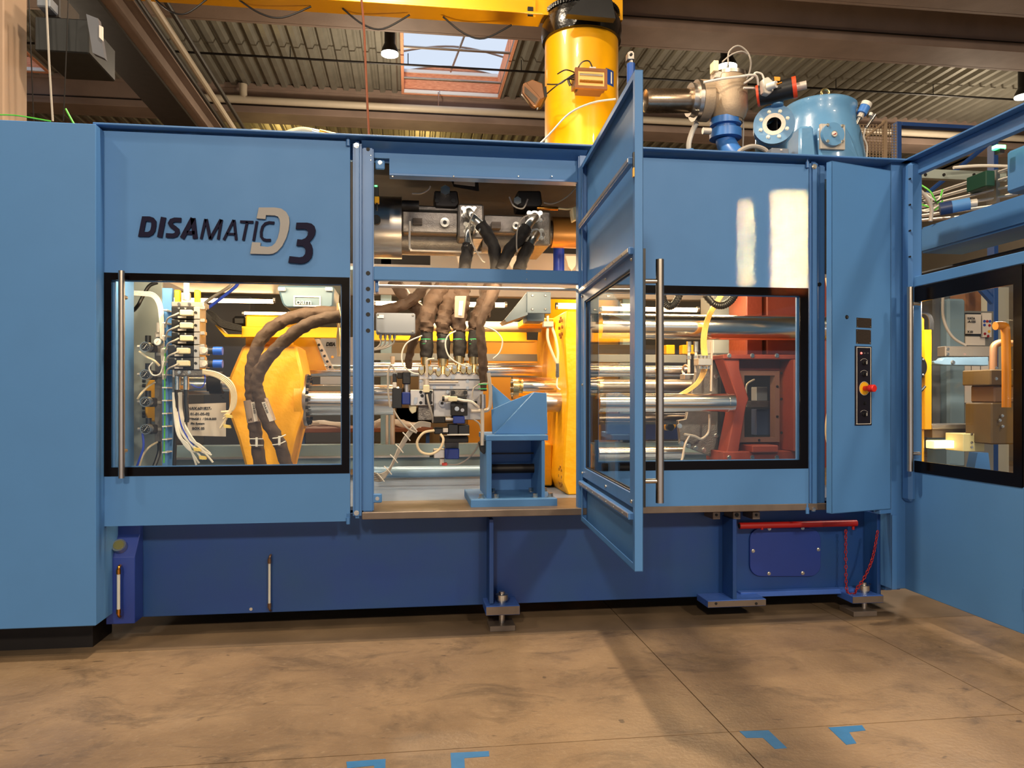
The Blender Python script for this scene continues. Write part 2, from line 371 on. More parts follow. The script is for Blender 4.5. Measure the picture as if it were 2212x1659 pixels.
for x0, x1, ya, yb in sk:
    n += 1; wn = bpy.data.objects.new('window_%d' % n, None); COL.objects.link(wn); wn.location = (x0, ya, CEIL); TH[wn.name] = Vector((x0, ya, CEIL)); wn['kind'] = 'structure'
    H = .42
    B().box(x0-.05, x1+.05, yb, yb+.05, CEIL-.02, CEIL+H).build('chipboard_lining', OSB, wn, smooth=0)
    B().box(x0-.05, x1+.05, ya-.05, ya, CEIL-.02, CEIL+H).build('chipboard_lining', OSB, wn, smooth=0)
    B().box(x1, x1+.05, ya, yb, CEIL-.02, CEIL+H).build('chipboard_lining', OSB, wn, smooth=0)
    B().box(x0-.05, x0, ya, yb, CEIL-.02, CEIL+H).build('chipboard_lining', OSB, wn, smooth=0)
    pts = [(x0+(x1-x0)*k/12, CEIL+H+.14*sin(pi*k/12)) for k in range(13)]
    B().poly([Vector((x, yb, z)) for x, z in pts], Vector((0, .05, 0))).build('arched_end', OSB, wn, smooth=0)
    for zz, yy in ((CEIL+H, yb-.02), (CEIL+.02, yb-.02)): B().box(x0, x1, yy-.02, yy+.02, zz-.03, zz+.03).build('window_trim', TRIMW, wn)
    for k in (0, .33, .66, 1):
        y = ya+(yb-ya)*k
        B().tube([Vector((x, y, z)) for x, z in pts], .018, n=6, sub=1).build('glazing_bar', ST, wn)
    for k in (.25, .75): B().cyl((x0-.05, ya+(yb-ya)*k, CEIL+.02), (x1+.05, ya+(yb-ya)*k, CEIL+.02), .025, n=8).build('safety_bar', ST, wn)
    B().cyl((x0+(x1-x0)*.55, ya+.1, CEIL+.05), (x0+(x1-x0)*.48, yb-.5, CEIL+.25), .02, n=8).build('opener_rod', ST, wn)
# walls
WALLM = mat('grey_wall_panel', (112, 104, 94), .7, var=.08, scale=2)
B().box(-9.2, -9, -6, 26, -.3, CEIL+1.4).build('wall_left', WALLM, kind='structure')
B().box(14, 14.2, -6, 26, -.3, CEIL+1.4).build('wall_right', WALLM, kind='structure')
B().box(-9, 14, 26, 26.2, -.3, CEIL+1.4).build('wall_back', WALLM, kind='structure')
B().box(-9, 14, -6.2, -6, 2.5, CEIL+1.4).build('wall_front', WALLM, kind='structure')
def beam(x0, x1, y0, y1, zb, name, label, gr='concrete roof beams running along the hall', zt=CEIL+.075, lip=True):
    r = thing(name, label, 'beam', (x0, y0, zb), gr)
    B().box(x0, x1, y0, y1, zb, zt, .01).build('web', CONC, r)
    if lip:
        B().box(x0, x1, y0-.03, y0, zt-.12, zt-.02, .004).build('upper_lip', CONC, r); B().box(x0, x1, y1, y1+.06, zb, zb+.05).build('lower_lip', CONC, r)
        B().cyl((x0, y0-.05, zb+.12), (x1, y0-.05, zb+.12), .012, n=6).build('cable_run', DK, r)
G = 'concrete roof beams running along the hall'
beam(-9, 14, 10.9, 11.5, 6.92, 'roof_beam', 'dark brown concrete roof beam just behind the yellow crane jib')
beam(-9, 14, 15.4, 15.95, 7.0, 'roof_beam', 'brown concrete roof beam along the far edge of the skylight opening')
beam(-9, 14, 20.9, 21.4, 6.95, 'roof_beam', 'farthest low brown concrete roof beam, just over the machine top')
for _x in (-3.2, .4): light('POINT', 'far_hall_glow', (_x, 19.5, 6.2), 120, (1, .68, .2), shadow_soft_size=.2)
beam(1.9, 14, 9.2, 9.9, 6.95, 'roof_beam', 'nearest and highest concrete roof beam at the upper right')
# thin conduit across the decking
for yy, l in ((13.55, 'thin dark conduit crossing below the skylight and the ribbed ceiling'),):
    r = thing('conduit', l, 'conduit', (-9, yy, 7.3)); B().cyl((-9, yy, 7.3), (14, yy, 7.3), .02, n=6).build('conduit_pipe', DK, r)
    for k in range(11): B().cyl((-8+k*2, yy, 7.3), (-8+k*2, yy, CEIL), .008, n=5).build('hanger', DK, r)
# white drain pipe with elbow
r = thing('drain_pipe', 'cream white pipe with a left elbow hung under the roof beam', 'pipe', W(525, 240, 15.2))
DP = mat('cream_pipe', (196, 184, 164), .5, var=.05)
p = [W(526, 182, 15.2), W(526, 205, 15.2), W(533, 214, 15.2), W(560, 217, 15.2)]
zq = p[-1].z
B().tube([p[0], p[1], p[2], Vector((p[3].x, 15.2, zq)), Vector((14, 15.2, zq))], .07, n=12, sub=4).build('pipe_run', DP, r)
for x in (947, 1210, 1500): B().cyl((PX(x, 15.2), 15.2, zq), (PX(x, 15.2), 15.2, CEIL), .01, n=5).build('hanger', ST, r)
# crane runway girder at the left (runs along Y)
def ygird(pxa, pya, z, wd, ht, y0, y1, name, label, m, cat='beam', cyl=False):
    x = PF(pxa, pya, z).x; r = thing(name, label, cat, (x, y0, z))
    if cyl: B().cyl((x, y0, z), (x, y1, z), wd/2, n=10).build('pipe_run', m, r)
    else:
        B().box(x-wd/2, x+wd/2, y0, y1, z, z+.04).build('lower_flange', m, r); B().box(x-.02, x+.02, y0, y1, z+.04, z+ht).build('web', m, r)
        B().box(x-wd/2, x+wd/2, y0, y1, z+ht, z+ht+.04).build('upper_flange', m, r)
    return r
GR = mat('dark_brown_girder', (42, 35, 31), .6, var=.15)
r = ygird(300, 165, 5.9, .5, .55, 5.5, 25, 'runway_girder', 'dark crane runway girder slanting across the upper left', GR)
ygird(366, 190, 5.95, .28, .3, 5.5, 25, 'crane_rail_beam', 'paler steel beam right beside the dark runway girder', CONC)
ygird(395, 110, 5.8, .09, 0, 5.5, 24, 'ceiling_pipe', 'cream pipe slanting down between two dark pipes at the upper left', DP, 'pipe', True)
ygird(372, 110, 5.75, .06, 0, 5.5, 24, 'ceiling_pipe', 'thin dark pipe on the left side of the slanting cream pipe', GR, 'pipe', True)
ygird(425, 112, 5.85, .06, 0, 5.5, 24, 'ceiling_pipe', 'thin dark pipe on the right side of the slanting cream pipe', GR, 'pipe', True)
# hoist box at the upper left
r = thing('hoist_housing', 'black metal hoist housing hanging at the upper left', 'hoist', W(150, 120, 7.0))
B().pbox(74, 38, 192, 112, 7.0, 7.6, .01).build('housing', mat('hoist_black', (14, 18, 20), .5), r)
B().prism([(186, 30), (212, 40), (226, 126), (200, 114)], 6.9, 6.96).build('end_plate', mat('hoist_end_plate', (84, 86, 94), .4), r)
B().prism([(214, 54), (222, 58), (222, 88), (214, 80)], 6.885, 6.9).build('warning_label', PAPER, r)
B().pbox(95, -20, 130, 38, 7.1, 7.5, .01).build('trolley', GR, r)
B().pbox(78, -10, 108, 14, 6.95, 7.2, .01).build('motor_cover', BBOX, r)
for i, (a, b_, l) in enumerate((((62, -10), (73, 262), 'leftmost thin wire rope hanging at the upper left'), ((98, -40), (114, 262), 'pale hanging cable below the black hoist housing'), ((148, -5), (137, 262), 'right thin wire rope in front of the black hoist housing'))):
    B().ptube([(*a, 6.8), ((a[0]+b_[0])/2, 130, 6.8), (*b_, 6.8)], 1.3 if i != 1 else 2.2, n=5, sub=2).build('hanging_cable', GREYC if i == 1 else DK, label=l, cat='cable')
# pillar at far left
B().box(PX(-30, 6.9), PX(8, 6.9), 6.9, 7.3, 0, CEIL, .01).build('concrete_pillar', mat('pillar_paint', (170, 142, 118), .7), label='pale concrete pillar at the left edge above the blue cabinet', cat='pillar')

# high-bay lamps that are in view
EM = emit('lamp_disc_glow', (255, 250, 225), 9)
def highbay(px, py, Y, label, rp=19, e=220):
    c = W(px, py, Y); r = thing('high_bay_lamp', label, 'lamp', c, 'high-bay lamps under the ceiling'); R = rp*MPP(px, Y)
    B().lathe((c.x, Y, c.z+.02), (c.x, Y, c.z+.5), [(0, R), (.12, R*.9), (.3, R*.62), (.32, R*.6), (1, R*.6)]).build('lamp_housing', DK, r)
    B().cyl((c.x, Y, c.z-.005), (c.x, Y, c.z+.02), R*.97, n=24).build('glowing_disc', EM, r)
    B().cyl((c.x, Y, c.z+.5), (c.x, Y, CEIL), .015, n=6).build('hanger', DK, r)
    light('POINT', 'high_bay_glow', (c.x, Y+1.3, c.z-1.0), e, WARM, shadow_soft_size=.15).parent = None
highbay(842, 118, 12.0, 'high-bay lamp to the left of the skylight')
highbay(-1, 66, 10.5, 'high-bay lamp cut by the left edge of the frame', 19, 50)
highbay(1570, 146, 12.0, 'high-bay lamp seen behind the steel valve on the machine top', 22, 60)
highbay(2212, 210, 12.5, 'high-bay lamp cut by the right edge of the frame')
highbay(1390, 320, 21, 'small far lamp low beside the tall open door', 10, 40)
highbay(846, 303, 20, 'small far lamp just above the top rail of the machine', 11, 40)

# yellow jib crane
r = thing('jib_crane', 'yellow jib crane column with black slewing ring behind the machine', 'crane', (PX(1256, 8.6), 8.6, 0))
cx = PX(1256, 8.6); R = 79*MPP(1256, 8.6)
B().cyl((cx, 8.6, 0), (cx, 8.6, PZ(1256, 84, 8.6)), R, n=64).build('column', YC, r)
zt = PZ(1256, 84, 8.6); zz = lambda py: PZ(1256, py, 8.6)
B().lathe((cx, 8.6, zt-.06), (cx, 8.6, zz(28)), [(0, R*1.0), (.02, R*1.07), (.25, R*1.1), (.5, R*1.09), (.52, R*1.06), (.62, R*1.06), (.64, R*1.0), (1, R*.98)], n=64).build('slewing_ring', BKM, r)
t = B()
for k in range(72):
    a = 2*pi*k/72; t.cyl((cx+cos(a)*R*1.0, 8.6+sin(a)*R*1.0, zz(40)), (cx+cos(a)*R*1.0, 8.6+sin(a)*R*1.0, zz(31)), .016, n=5)
o = t.build('ring_teeth', BKM, r); o['kind'] = 'stuff'
B().lathe((cx, 8.6, zz(30)), (cx, 8.6, zz(-60)), [(0, R*.9), (.1, R*.85), (.3, R*.45), (1, R*.4)], n=32).build('pivot_post', BK, r)
B().prism([(1225, 30), (1262, -10), (1320, -10), (1330, 40)], 7.95, 8.05).build('gusset', BK, r)
ya, yb = 8.5, 8.7
B().box(PX(300, ya)-3, PX(1345, ya), ya, yb, PZ(1150, 30, ya), PZ(1150, 30, ya)+1.0).build('jib_arm', YC, r)
B().box(PX(300, ya)-3, PX(1172, ya), ya-.05, yb+.05, PZ(1150, 34, ya), PZ(1150, 29, ya), .004).build('lower_flange', YC, r)
B().pbox(1140, 14, 1152, 32, ya-.03, ya+.01, .003).build('junction_box', BK, r)
B().pbox(1152, -20, 1157, 36, ya-.02, ya+.01).build('stiffener', YC, r)
# number plate on the column
u = []
pl = thing('number_plate', 'blue plate with a white 1 on the yellow column', 'sign', W(1322, 158, 8.0))
t = B()
for k in range(7):
    a0 = math.atan2(-1, 0)+ .46+k*.045; a1 = a0+.045
    for a_, b_ in ((a0, a1),):
        q = [(cx+cos(a)*(R+.004), 8.6+sin(a)*(R+.004)) for a in (a_, b_)]; zt_, zb_ = PZ(1322, 137, 8.1), PZ(1322, 171, 8.1)
        t.m.faces.new([t.m.verts.new((q[0][0], q[0][1], zb_)), t.m.verts.new((q[1][0], q[1][1], zb_)), t.m.verts.new((q[1][0], q[1][1], zt_)), t.m.verts.new((q[0][0], q[0][1], zt_))])
bmesh.ops.remove_doubles(t.m, verts=t.m.verts[:], dist=1e-4)
bmesh.ops.solidify(t.m, geom=t.m.faces[:], thickness=.003)
t.build('plate', mat('plate_blue', (34, 70, 150), .4), pl)
aa = -pi/2+.46+.09
text('1', (cx+cos(aa)*(R+.01), 8.6+sin(aa)*(R+.01), PZ(1322, 167, 8.1)), .13, WHT, 'number', pl, axis=.62, bold=.002)
# floodlights on the column
CBR = mat('bronze_lamp_shell', (120, 84, 58), .38, .6)
LENS = mat('lamp_lens', (240, 190, 110), .15, .3, em=.35)
r = thing('floodlight', 'brown rectangular floodlight facing forward on the yellow column', 'lamp', W(1280, 190, 7.9))
t = B().pbox(1243, 144, 1314, 191, 7.85, 8.1, .04, seg=2); t.build('shell', CBR, r)
B().frame((1243, 147, 1312, 191), (1249, 153, 1306, 185), 7.82, 7.86).build('lens_frame', mat('bronze_frame', (140, 92, 60), .35, .6), r)
lz = B().pbox(1249, 153, 1306, 185, 7.835, 7.85); lz.build('lens', LENS, r)
B().hx(1252, 1302, 162, 2.5, 7.83, 10).build('lamp_tube', ST, r); B().hx(1252, 1302, 176, 3, 7.83, 10).build('reflector_rib', BRASS, r)
B().pbox(1274, 144, 1287, 150, 7.83, 7.85).build('rating_label', PAPER, r)
B().ptube([(1240, 165, 7.95), (1228, 170, 8.0), (1232, 185, 8.05)], 3, n=6).build('bracket', DK, r)
r = thing('floodlight', 'brown floodlight turned to the left off the side of the column', 'lamp', W(1155, 230, 7.9))
B().prism([(1136, 178), (1150, 171), (1172, 180), (1177, 212), (1160, 216)], 7.9, 8.15, .008).build('shell', CBR, r)
B().prism([(1130, 181), (1136, 177), (1169, 212), (1158, 230), (1150, 228), (1128, 200)], 7.86, 7.93, .005).build('lens_frame', CBR, r)
B().prism([(1133, 186), (1162, 213), (1156, 224), (1133, 200)], 7.85, 7.86).build('lens', mat('dark_lens', (70, 60, 52), .1), r)
B().prism([(1168, 190), (1180, 186), (1182, 208), (1172, 212)], 7.95, 8.3).build('bracket', DK, r)
for i, p in enumerate(([(1182, 182, 8.05), (1210, 181, 7.95), (1230, 166, 7.9), (1242, 160, 7.9)], [(1182, 202, 8.05), (1196, 190, 7.9), (1222, 172, 7.85), (1240, 172, 7.9)], [(1204, 160, 7.85), (1222, 151, 7.8), (1240, 156, 7.85)], [(1248, 148, 7.85), (1258, 134, 7.8), (1272, 132, 7.8), (1279, 144, 7.83)])):
    B().ptube(p, 1.5, n=6).build('lamp_cable', BK, label=['upper black cable linking the two column floodlights', 'lower slack cable linking the two column floodlights', 'short arched wire at the left of the forward floodlight', 'looped wire standing up over the forward floodlight'][i], cat='cable')
B().ptube([(1158, 318, 6.0), (1185, 292, 6.2), (1230, 245, 6.5), (1280, 222, 6.6), (1330, 214, 6.6)], 2.3, n=6).build('white_hose', WHT, label='white hose arching in front of the yellow column', cat='hose')
for i, (xa, ya_, xb, yb_, sg) in enumerate(((515, 5, 672, 20, 24), (740, 24, 885, 38, 30), (957, 42, 1105, 60, 30), (330, 0, 450, 2, 28))):
    B().ptube([(xa, ya_-6, 8.6), (xa*.7+xb*.3, ya_*.7+yb_*.3+sg*.8, 8.6), (xa*.4+xb*.6, ya_*.4+yb_*.6+sg, 8.6), (xb, yb_-6, 8.6)], 2, n=6).build('festoon_cable', BK, label=['black cable loop sagging under the left part of the jib', 'black cable loop sagging under the jib beside the brown wire', 'black cable loop sagging under the jib next to the column', 'black cable loop sagging at the far left end of the jib'][i], cat='cable')
B().ptube([(779, -20, 7.4), (786, 60, 7.4), (790, 150, 7.4), (797, 302, 7.4)], 2.6, n=6).build('brown_wire', mat('copper_brown_cable', (120, 66, 44), .5), label='brown cable hanging straight down in front of the skylight row', cat='cable')
# ================================================================== MACHINE ENCLOSURE
YF = 4.80; YB = 5.076
# left cabinet
r = thing('side_cabinet', 'plain light blue sheet metal cabinet filling the left edge', 'cabinet', (PX(100, 4.68), 4.68, .19))
xl, xr = PX(-160, 4.68), PX(207, 4.68); zt, zb = PZ(100, 263, 4.68), PZ(100, 1356, 4.68)
B().box(xl, xr, 4.68, 5.3, zb, zt, .004).build('body_panel', LB, r)
B().box(xl, xr-.1, 4.9, 5.2, 0, zb).build('plinth', DK, r)
enc = thing('machine_enclosure', 'long light blue machine enclosure with glazed doors and a raised logo', 'machine', (PX(1000, YF), YF, .7))
E = enc
XE0, XE1 = PX(209, YF), PX(1960, YF)
ztop = PZ(760, 300, YF)
# top ledge
B().box(XE0, XE1, YF-.06, YF+.42, ztop, ztop+.012, .003).build('top_ledge', LBD, E)
B().box(XE0, XE1, YF+.10, YF+.14, ztop-.10, ztop, .002).build('top_channel', LBD, E)
B().box(XE0, XE0+.02, YF-.02, YF+.3, .74, ztop).build('end_frame', LBD, E)
# two closed doors
def door(pa, pb, ptopa, pbotb, border, clear, name_label, wlab):
    zt, zb = ptopa, pbotb
    x0, x1 = PX(pa, YF), PX(pb, YF); mx = (pa+pb)/2
    bx0, bx1, bz1, bz0 = PX(border[0], YF), PX(border[2], YF), PZ(mx, border[1], YF), PZ(mx, border[3], YF)
    d = B().ring(x0, x1, zb, zt, bx0 if bx0-x0 > .01 else x0+.002, bx1 if x1-bx1 > .01 else x1-.002, bz0, bz1, YF, YF+.035).build('door', LB, E, label=name_label, smooth=20)
    cx0, cx1, cz1, cz0 = PX(clear[0], YF), PX(clear[2], YF), PZ(mx, clear[1], YF), PZ(mx, clear[3], YF)
    B().ring(x0+.003, x1-.003, bz0, bz1, cx0, cx1, cz0, cz1, YF-.002, YF+.006).build('black_window_border', BKG, d, smooth=20)
    B().box(cx0-.01, cx1+.01, YF+.006, YF+.014, cz0-.01, cz1+.01).build('glass_pane', GLASS, d, smooth=20)
    B().ring(cx0-.02, cx1+.02, cz0-.02, cz1+.02, cx0+.012, cx1-.008, cz0+.004, cz1-.004, YF+.03, YF+.045).build('inner_seal', LBD, d, smooth=20)
    return d
d1 = door(218, 756, PZ(490, 294, YF), PZ(490, 1131.5, YF), (220, 594, 755, 1026), (240, 609, 738, 1007), 'closed left door carrying the raised logo', '')
d3 = door(1268, 1747, PZ(1560, 348, YF), PZ(1560, 1106, YF), (1270, 618, 1743, 1015), (1292, 635, 1728, 996), 'closed right door with a plain upper panel', '')
# vertical pull handle on the left door
hd = B().vz(262.5, 585, 1033, 6.5, YF-.07, 20); hd.build('pull_handle', SV, d1)
for py in (640, 975): B().cyl(W(262.5, py, YF-.07), (PX(262.5, YF-.07), YF, W(262.5, py, YF-.07).z), .012, n=12).build('handle_bracket', SV, d1)
# logo -------------------------------------------------------------
def glyph(name, strokes, wd=None, closed=False, m=INK, polys=None, dep=.014, par=d1):
    t = B(); f = lambda p: W(260+p[0]*.208, 420+p[1]*.208, YF-dep)
    ex = Vector((0, dep-.004, 0))
    if polys: t.poly([f(p) for p in polys], ex)
    for s_ in strokes or []:
        pts, w_, cl = s_; L_, R_ = ribbon(pts, w_, cl); k = len(L_)
        for i in range(k if cl else k-1):
            j = (i+1) % k; t.poly([f(L_[i]), f(L_[j]), f(R_[j]), f(R_[i])], ex)
    return t.build(name, m, par, smooth=20)
glyph('logo_letter', [([(222+23, 252), (300, 253), (328, 262), (346, 285), (345, 330), (336, 372), (320, 398), (290, 414), (213, 413)], 50, True)])
glyph('logo_letter', [([(447, 236), (407, 444)], 54, False)])
glyph('logo_letter', [([(630, 265), (565, 262), (530, 274), (517, 298), (528, 322), (560, 345), (588, 368), (592, 394), (576, 418), (545, 428), (472, 424)], 46, False)])
glyph('logo_letter', [([(640, 454), (752, 246)], 50, False), ([(752, 246), (777, 458)], 50, False), ([(690, 396), (772, 398)], 38, False)])
glyph('logo_letter', [([(838, 461), (884, 254)], 27, False), ([(890, 256), (932, 462)], 32, False), ([(932, 462), (1044, 260)], 32, False), ([(1050, 260), (1015, 466)], 27, False)])
glyph('logo_letter', [([(1074, 470), (1176, 264)], 27, False), ([(1180, 264), (1203, 473)], 27, False), ([(1105, 408), (1195, 411)], 22, False)])
glyph('logo_letter', [([(1243, 281), (1380, 286)], 25, False), ([(1316, 284), (1276, 476)], 27, False)])
glyph('logo_letter', [([(1418, 276), (1383, 481)], 27, False)])
glyph('logo_letter', [([(1598, 295), (1545, 290), (1505, 302), (1476, 335), (1462, 390), (1464, 440), (1485, 466), (1515, 474), (1562, 474)], 27, False)])
glyph('logo_emblem', None, polys=[(1438, 135), (1600, 135), (1670, 146), (1722, 182), (1750, 232), (1756, 290), (1747, 365), (1722, 450), (1680, 535), (1625, 595), (1585, 614), (1540, 620), (1347, 615), (1368, 495), (1457, 500), (1452, 537), (1530, 545), (1575, 535), (1608, 505), (1635, 450), (1652, 380), (1660, 300), (1653, 255), (1635, 230), (1605, 218), (1512, 214), (1505, 255), (1414, 248)], m=mat('logo_silver', (140, 137, 135), .5, .1), dep=.02)
glyph('logo_numeral', None, polys=[(1828, 292), (1940, 292), (1985, 302), (2015, 328), (2027, 368), (2020, 415), (1998, 455), (1965, 492), (1984, 520), (1996, 560), (1996, 610), (1985, 655), (1955, 692), (1915, 712), (1870, 718), (1744, 706), (1756, 640), (1860, 652), (1895, 645), (1918, 618), (1923, 585), (1914, 552), (1890, 534), (1828, 531), (1838, 465), (1885, 468), (1920, 454), (1943, 425), (1949, 390), (1936, 366), (1910, 357), (1821, 358)], dep=.02)
_p = W(1705, 525, YF); patch('door_flood_a', _p.x, _p.z, (.24, .62), 9)
_p = W(1612, 525, YF); patch('door_flood_b', _p.x, _p.z, (.09, .5), 2.2)
# hinge pins and bolts
for px, py in ((752, 308), (752, 1125), (1744, 356), (1744, 1103)):
    c = W(px, py, YF-.01); B().cyl((c.x, c.y, c.z-.02), (c.x, c.y, c.z+.02), .012, n=12).cyl((c.x, c.y, c.z+.02), (c.x, c.y, c.z+.045), .006, n=8).build('hinge_pin', LBD, E)
# posts
def post(pa, pb, zt_, zb_, Y0, Y1, name='post', m=LBD, bev=.008):
    return B().box(PX(pa, Y0), PX(pb, Y0), Y0, Y1, zb_, zt_, bev, seg=2).build(name, m, E)
zbp = PZ(770, 1120, YF)
post(762, 781, ztop-.01, zbp, YF-.005, YF+.09, bev=.015)
p1 = post(782, 807, ztop-.03, PZ(795, 1106, YF+.02), YF+.02, YF+.10)
post(1751, 1769, ztop-.01, PZ(1760, 1106, YF), YF-.005, YF+.09, bev=.015)
p2 = post(1769, 1783, ztop-.03, PZ(1776, 1100, YF+.02), YF+.02, YF+.10)
post(1250, 1268, ztop-.03, PZ(1258, 1106, YF), YF+.005, YF+.09)
for py in (590, 624, 649, 679, 714): B().dy(795, py, 4.6, YF+.016, YF+.03, 16).build('hole_plug', HOLE, p1)
for py in (322,): B().dy(795, py, 4, YF+.016, YF+.03, 16).build('hole_plug', HOLE, p1)
B().dy(1771, 614, 4, YF+.014, YF+.03, 16).build('hole_plug', HOLE, p2)
for px, py in ((770, 314), (770, 1108), (1759, 360), (1757, 1099)): pbolt(E, px, py, YF-.006, 4.5)
for px, py in ((801, 336), (801, 346)): pbolt(p1, px, py, YF+.02, 1.6, dome=True)
# header of the open bay
x0, x1 = PX(782, YF), PX(1266, YF)
z = lambda py: PZ(1020, py, YF)
B().poly([Vector((x0, YF-.05, z(319))), Vector((x0, YF+.07, z(333))), Vector((x0, YF+.09, z(333))), Vector((x0, YF-.03, z(319)))], Vector((x1-x0, 0, 0))).build('sloped_header', LBD, E)
B().box(PX(782, YF+.06), PX(1255, YF+.06), YF+.06, YF+.08, z(343), z(330)).build('header_strip', LB, E)
B().box(PX(841, YF+.05), PX(1252, YF+.05), YF+.05, YF+.07, z(377), z(343)).build('header_plate', LB, E)
hp = B().box(PX(841, YF+.05), PX(1250, YF+.05), YF+.03, YF+.12, z(382), z(377), .002).build('header_lip', LBD, E)
for px in (848, 980, 1120, 1192): pbolt(hp, px, 381, YF+.03, 2, dome=True)
for px0, py0 in ((814, 342), (808, 1068)):
    b_ = B().box(PX(px0-3, YF+.03), PX(px0+17, YF+.03), YF+.03, YF+.05, PZ(px0, py0+20, YF), PZ(px0, py0, YF), .006).build('mounting_lug', LB, E); pbolt(b_, px0+7, py0+9, YF+.03, 3.5)
mr = B().box(PX(807, YF+.02), PX(1252, YF+.02), YF+.02, YF+.08, PZ(1030, 608, YF), PZ(1030, 579, YF), .004).build('middle_rail', LB, E)
for py in (588, 603): pbolt(mr, 1138, py, YF+.02, 1.2, dome=True)
B().hx(815, 1250, 622, 3.6, YF+.14).build('door_guide_tube', ALU, E)
B().box(PX(811, YF+.1), PX(818, YF+.1), YF+.06, YF+.16, PZ(814, 628, YF), PZ(814, 596, YF), .004).build('guide_bracket', LBD, E)
# sills
B().box(PX(782, YF), PX(1785, YF), YF-.01, YF+.5, PZ(1020, 1117, YF), PZ(1020, 1102, YF), .003).build('sill_plate', SILL, E)
B().box(XE0+.1, XE1, YF+.3, 7.2, PZ(1020, 1112, YF), PZ(1020, 1104, YF)).build('deck_plate', mat('blue_grey_deck', (120, 140, 172), .35, .2, var=.08), E)
B().prism([(800, 1040), (1030, 1044), (1030, 1098), (800, 1098)], YF+.5, YF+.54).build('deck_upstand', mat('blue_grey_deck', (120, 140, 172)), E) if False else None
# back frame of the enclosure
YR = 7.1
BF = mat('pale_blue_frame', (140, 168, 182), .4, var=.05)
for px in (262, 822, 1345, 1800): B().box(PX(px, YR), PX(px+24, YR), YR, YR+.1, .7, 3.3, .005).build('rear_post', BF, E)
B().box(PX(225, YR), PX(1800, YR), YR-.05, YR+.1, PZ(1000, 1010, YR), PZ(1000, 958, YR), .005).build('rear_lower_beam', BF, E)
B().box(PX(225, YR), PX(1800, YR), YR-.1, YR-.05, PZ(1000, 985, YR), PZ(1000, 981, YR)).build('beam_ledge', ALU, E)
B().box(PX(225, YR), PX(1800, YR), YR-.02, YR+.1, PZ(1000, 640, YR), PZ(1000, 575, YR), .005).build('rear_upper_beam', mat('frame_grey_brown', (148, 140, 134), .5), E)
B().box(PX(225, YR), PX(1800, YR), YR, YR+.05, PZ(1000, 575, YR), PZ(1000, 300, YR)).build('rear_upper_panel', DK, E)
# plate added over the open bay to block light and keep the upper compartment dark
B().box(PX(770, YF+.2), PX(1800, YF+.2), YF+.42, 6.6, ztop-.02, ztop, .0).build('light_block_plate', DK, E)
B().box(PX(262, YF+.3), PX(780, YF+.3), YF+.5, 6.6, PZ(500, 560, YF+.2), PZ(500, 552, YF+.2), .0).build('inner_shelf_plate', BF, E)

# ------------------------------------------------ wide open door in the middle
H0 = Vector((1.093, 4.80, 0)); F0 = Vector((1.013, 3.359, 0)); dv = (F0-H0); WD = dv.length; ux = dv.normalized(); uy = Vector((0, 0, 1)).cross(ux); 
if uy.x < 0: uy = -uy
Md = Matrix(((ux.x, uy.x, 0, H0.x), (ux.y, uy.y, 0, H0.y), (0, 0, 1, 0), (0, 0, 0, 1)))
LP = lambda s_, y, z_: Md @ Vector((s_, y, z_))
od = thing('open_enclosure_door', 'tall light blue door swung wide open towards the viewer with steel bar handle', 'door', LP(WD/2, 0, .711))
ZB, ZT = .711, 2.975; T = .038
# outer skin pieces around the window
wz0, wz1 = 1.05, 2.10; ws0, ws1 = .10, WD-.075
t = B()
for a in ((.0, WD, ZB, wz0), (0, WD, wz1, ZT), (0, ws0, wz0, wz1), (ws1, WD, wz0, wz1)): t.box(a[0], a[1], T-.003, T, a[2], a[3], M=Md)
t.build('outer_skin', LB, od)
B().box(WD-.004, WD, 0, T, ZB, ZT, M=Md).build('edge_face', LB, od)
for nm, a in (('side_flange', (WD-.035, WD-.004, 0, .004, ZB, ZT)), ('side_flange', (0, .045, 0, .004, ZB, ZT)), ('top_flange', (.045, WD-.035, 0, .004, ZT-.03, ZT)), ('bottom_flange', (.045, WD-.035, 0, .004, ZB, ZB+.03))):
    B().box(*a, M=Md).build(nm, LBD, od)
B().box(0, .003, 0, T, ZB, ZT, M=Md).build('hinge_edge', LBD, od)
B().box(0, WD, 0, T, ZT-.003, ZT, M=Md).build('top_edge', LB, od)
B().box(0, WD, 0, T, ZB, ZB+.003, M=Md).build('bottom_edge', LB, od)
for z_ in (2.575, 2.165, .955):
    B().box(.045, WD-.035, -.022, .006, z_-.016, z_+.016, .003, M=Md).build('stiffener_rail', LBD, od)
    B().box(.05, WD-.04, -.024, -.021, z_-.006, z_+.012, M=Md).build('steel_strip', ALU, od)
# window frame
def ringM(s0, s1, z0, z1, a, y0, y1, nm, m, par):
    t = B()
    for q in ((s0, s1, z0, z0+a), (s0, s1, z1-a, z1), (s0, s0+a, z0+a, z1-a), (s1-a, s1, z0+a, z1-a)): t.box(q[0], q[1], y0, y1, q[2], q[3], M=Md)
    return t.build(nm, m, par)
wf = ringM(ws0-.05, ws1+.03, wz0-.055, wz1+.055, .06, .002, .012, 'window_frame', LBD, od)
ringM(ws0, ws1, wz0, wz1, .012, .012, .02, 'window_seal', BK, od)
ringM(ws0-.04, ws1+.06, wz0-.05, wz1+.05, .06, T, T+.005, 'black_window_border', BKG, od)
B().box(ws0, ws1, .022, .028, wz0, wz1, M=Md).build('glass_pane', GLASS, od)
for s_ in (.06, WD*.55, WD-.06):
    for z_ in (wz0-.03, wz1+.03): bolt(wf, LP(s_, 0, z_), .009, axis=(-1, 0, 0), dome=True)
for z_ in ((wz0+wz1)/2,): bolt(wf, LP(.06, 0, z_), .009, axis=(-1, 0, 0), dome=True)
t = B()
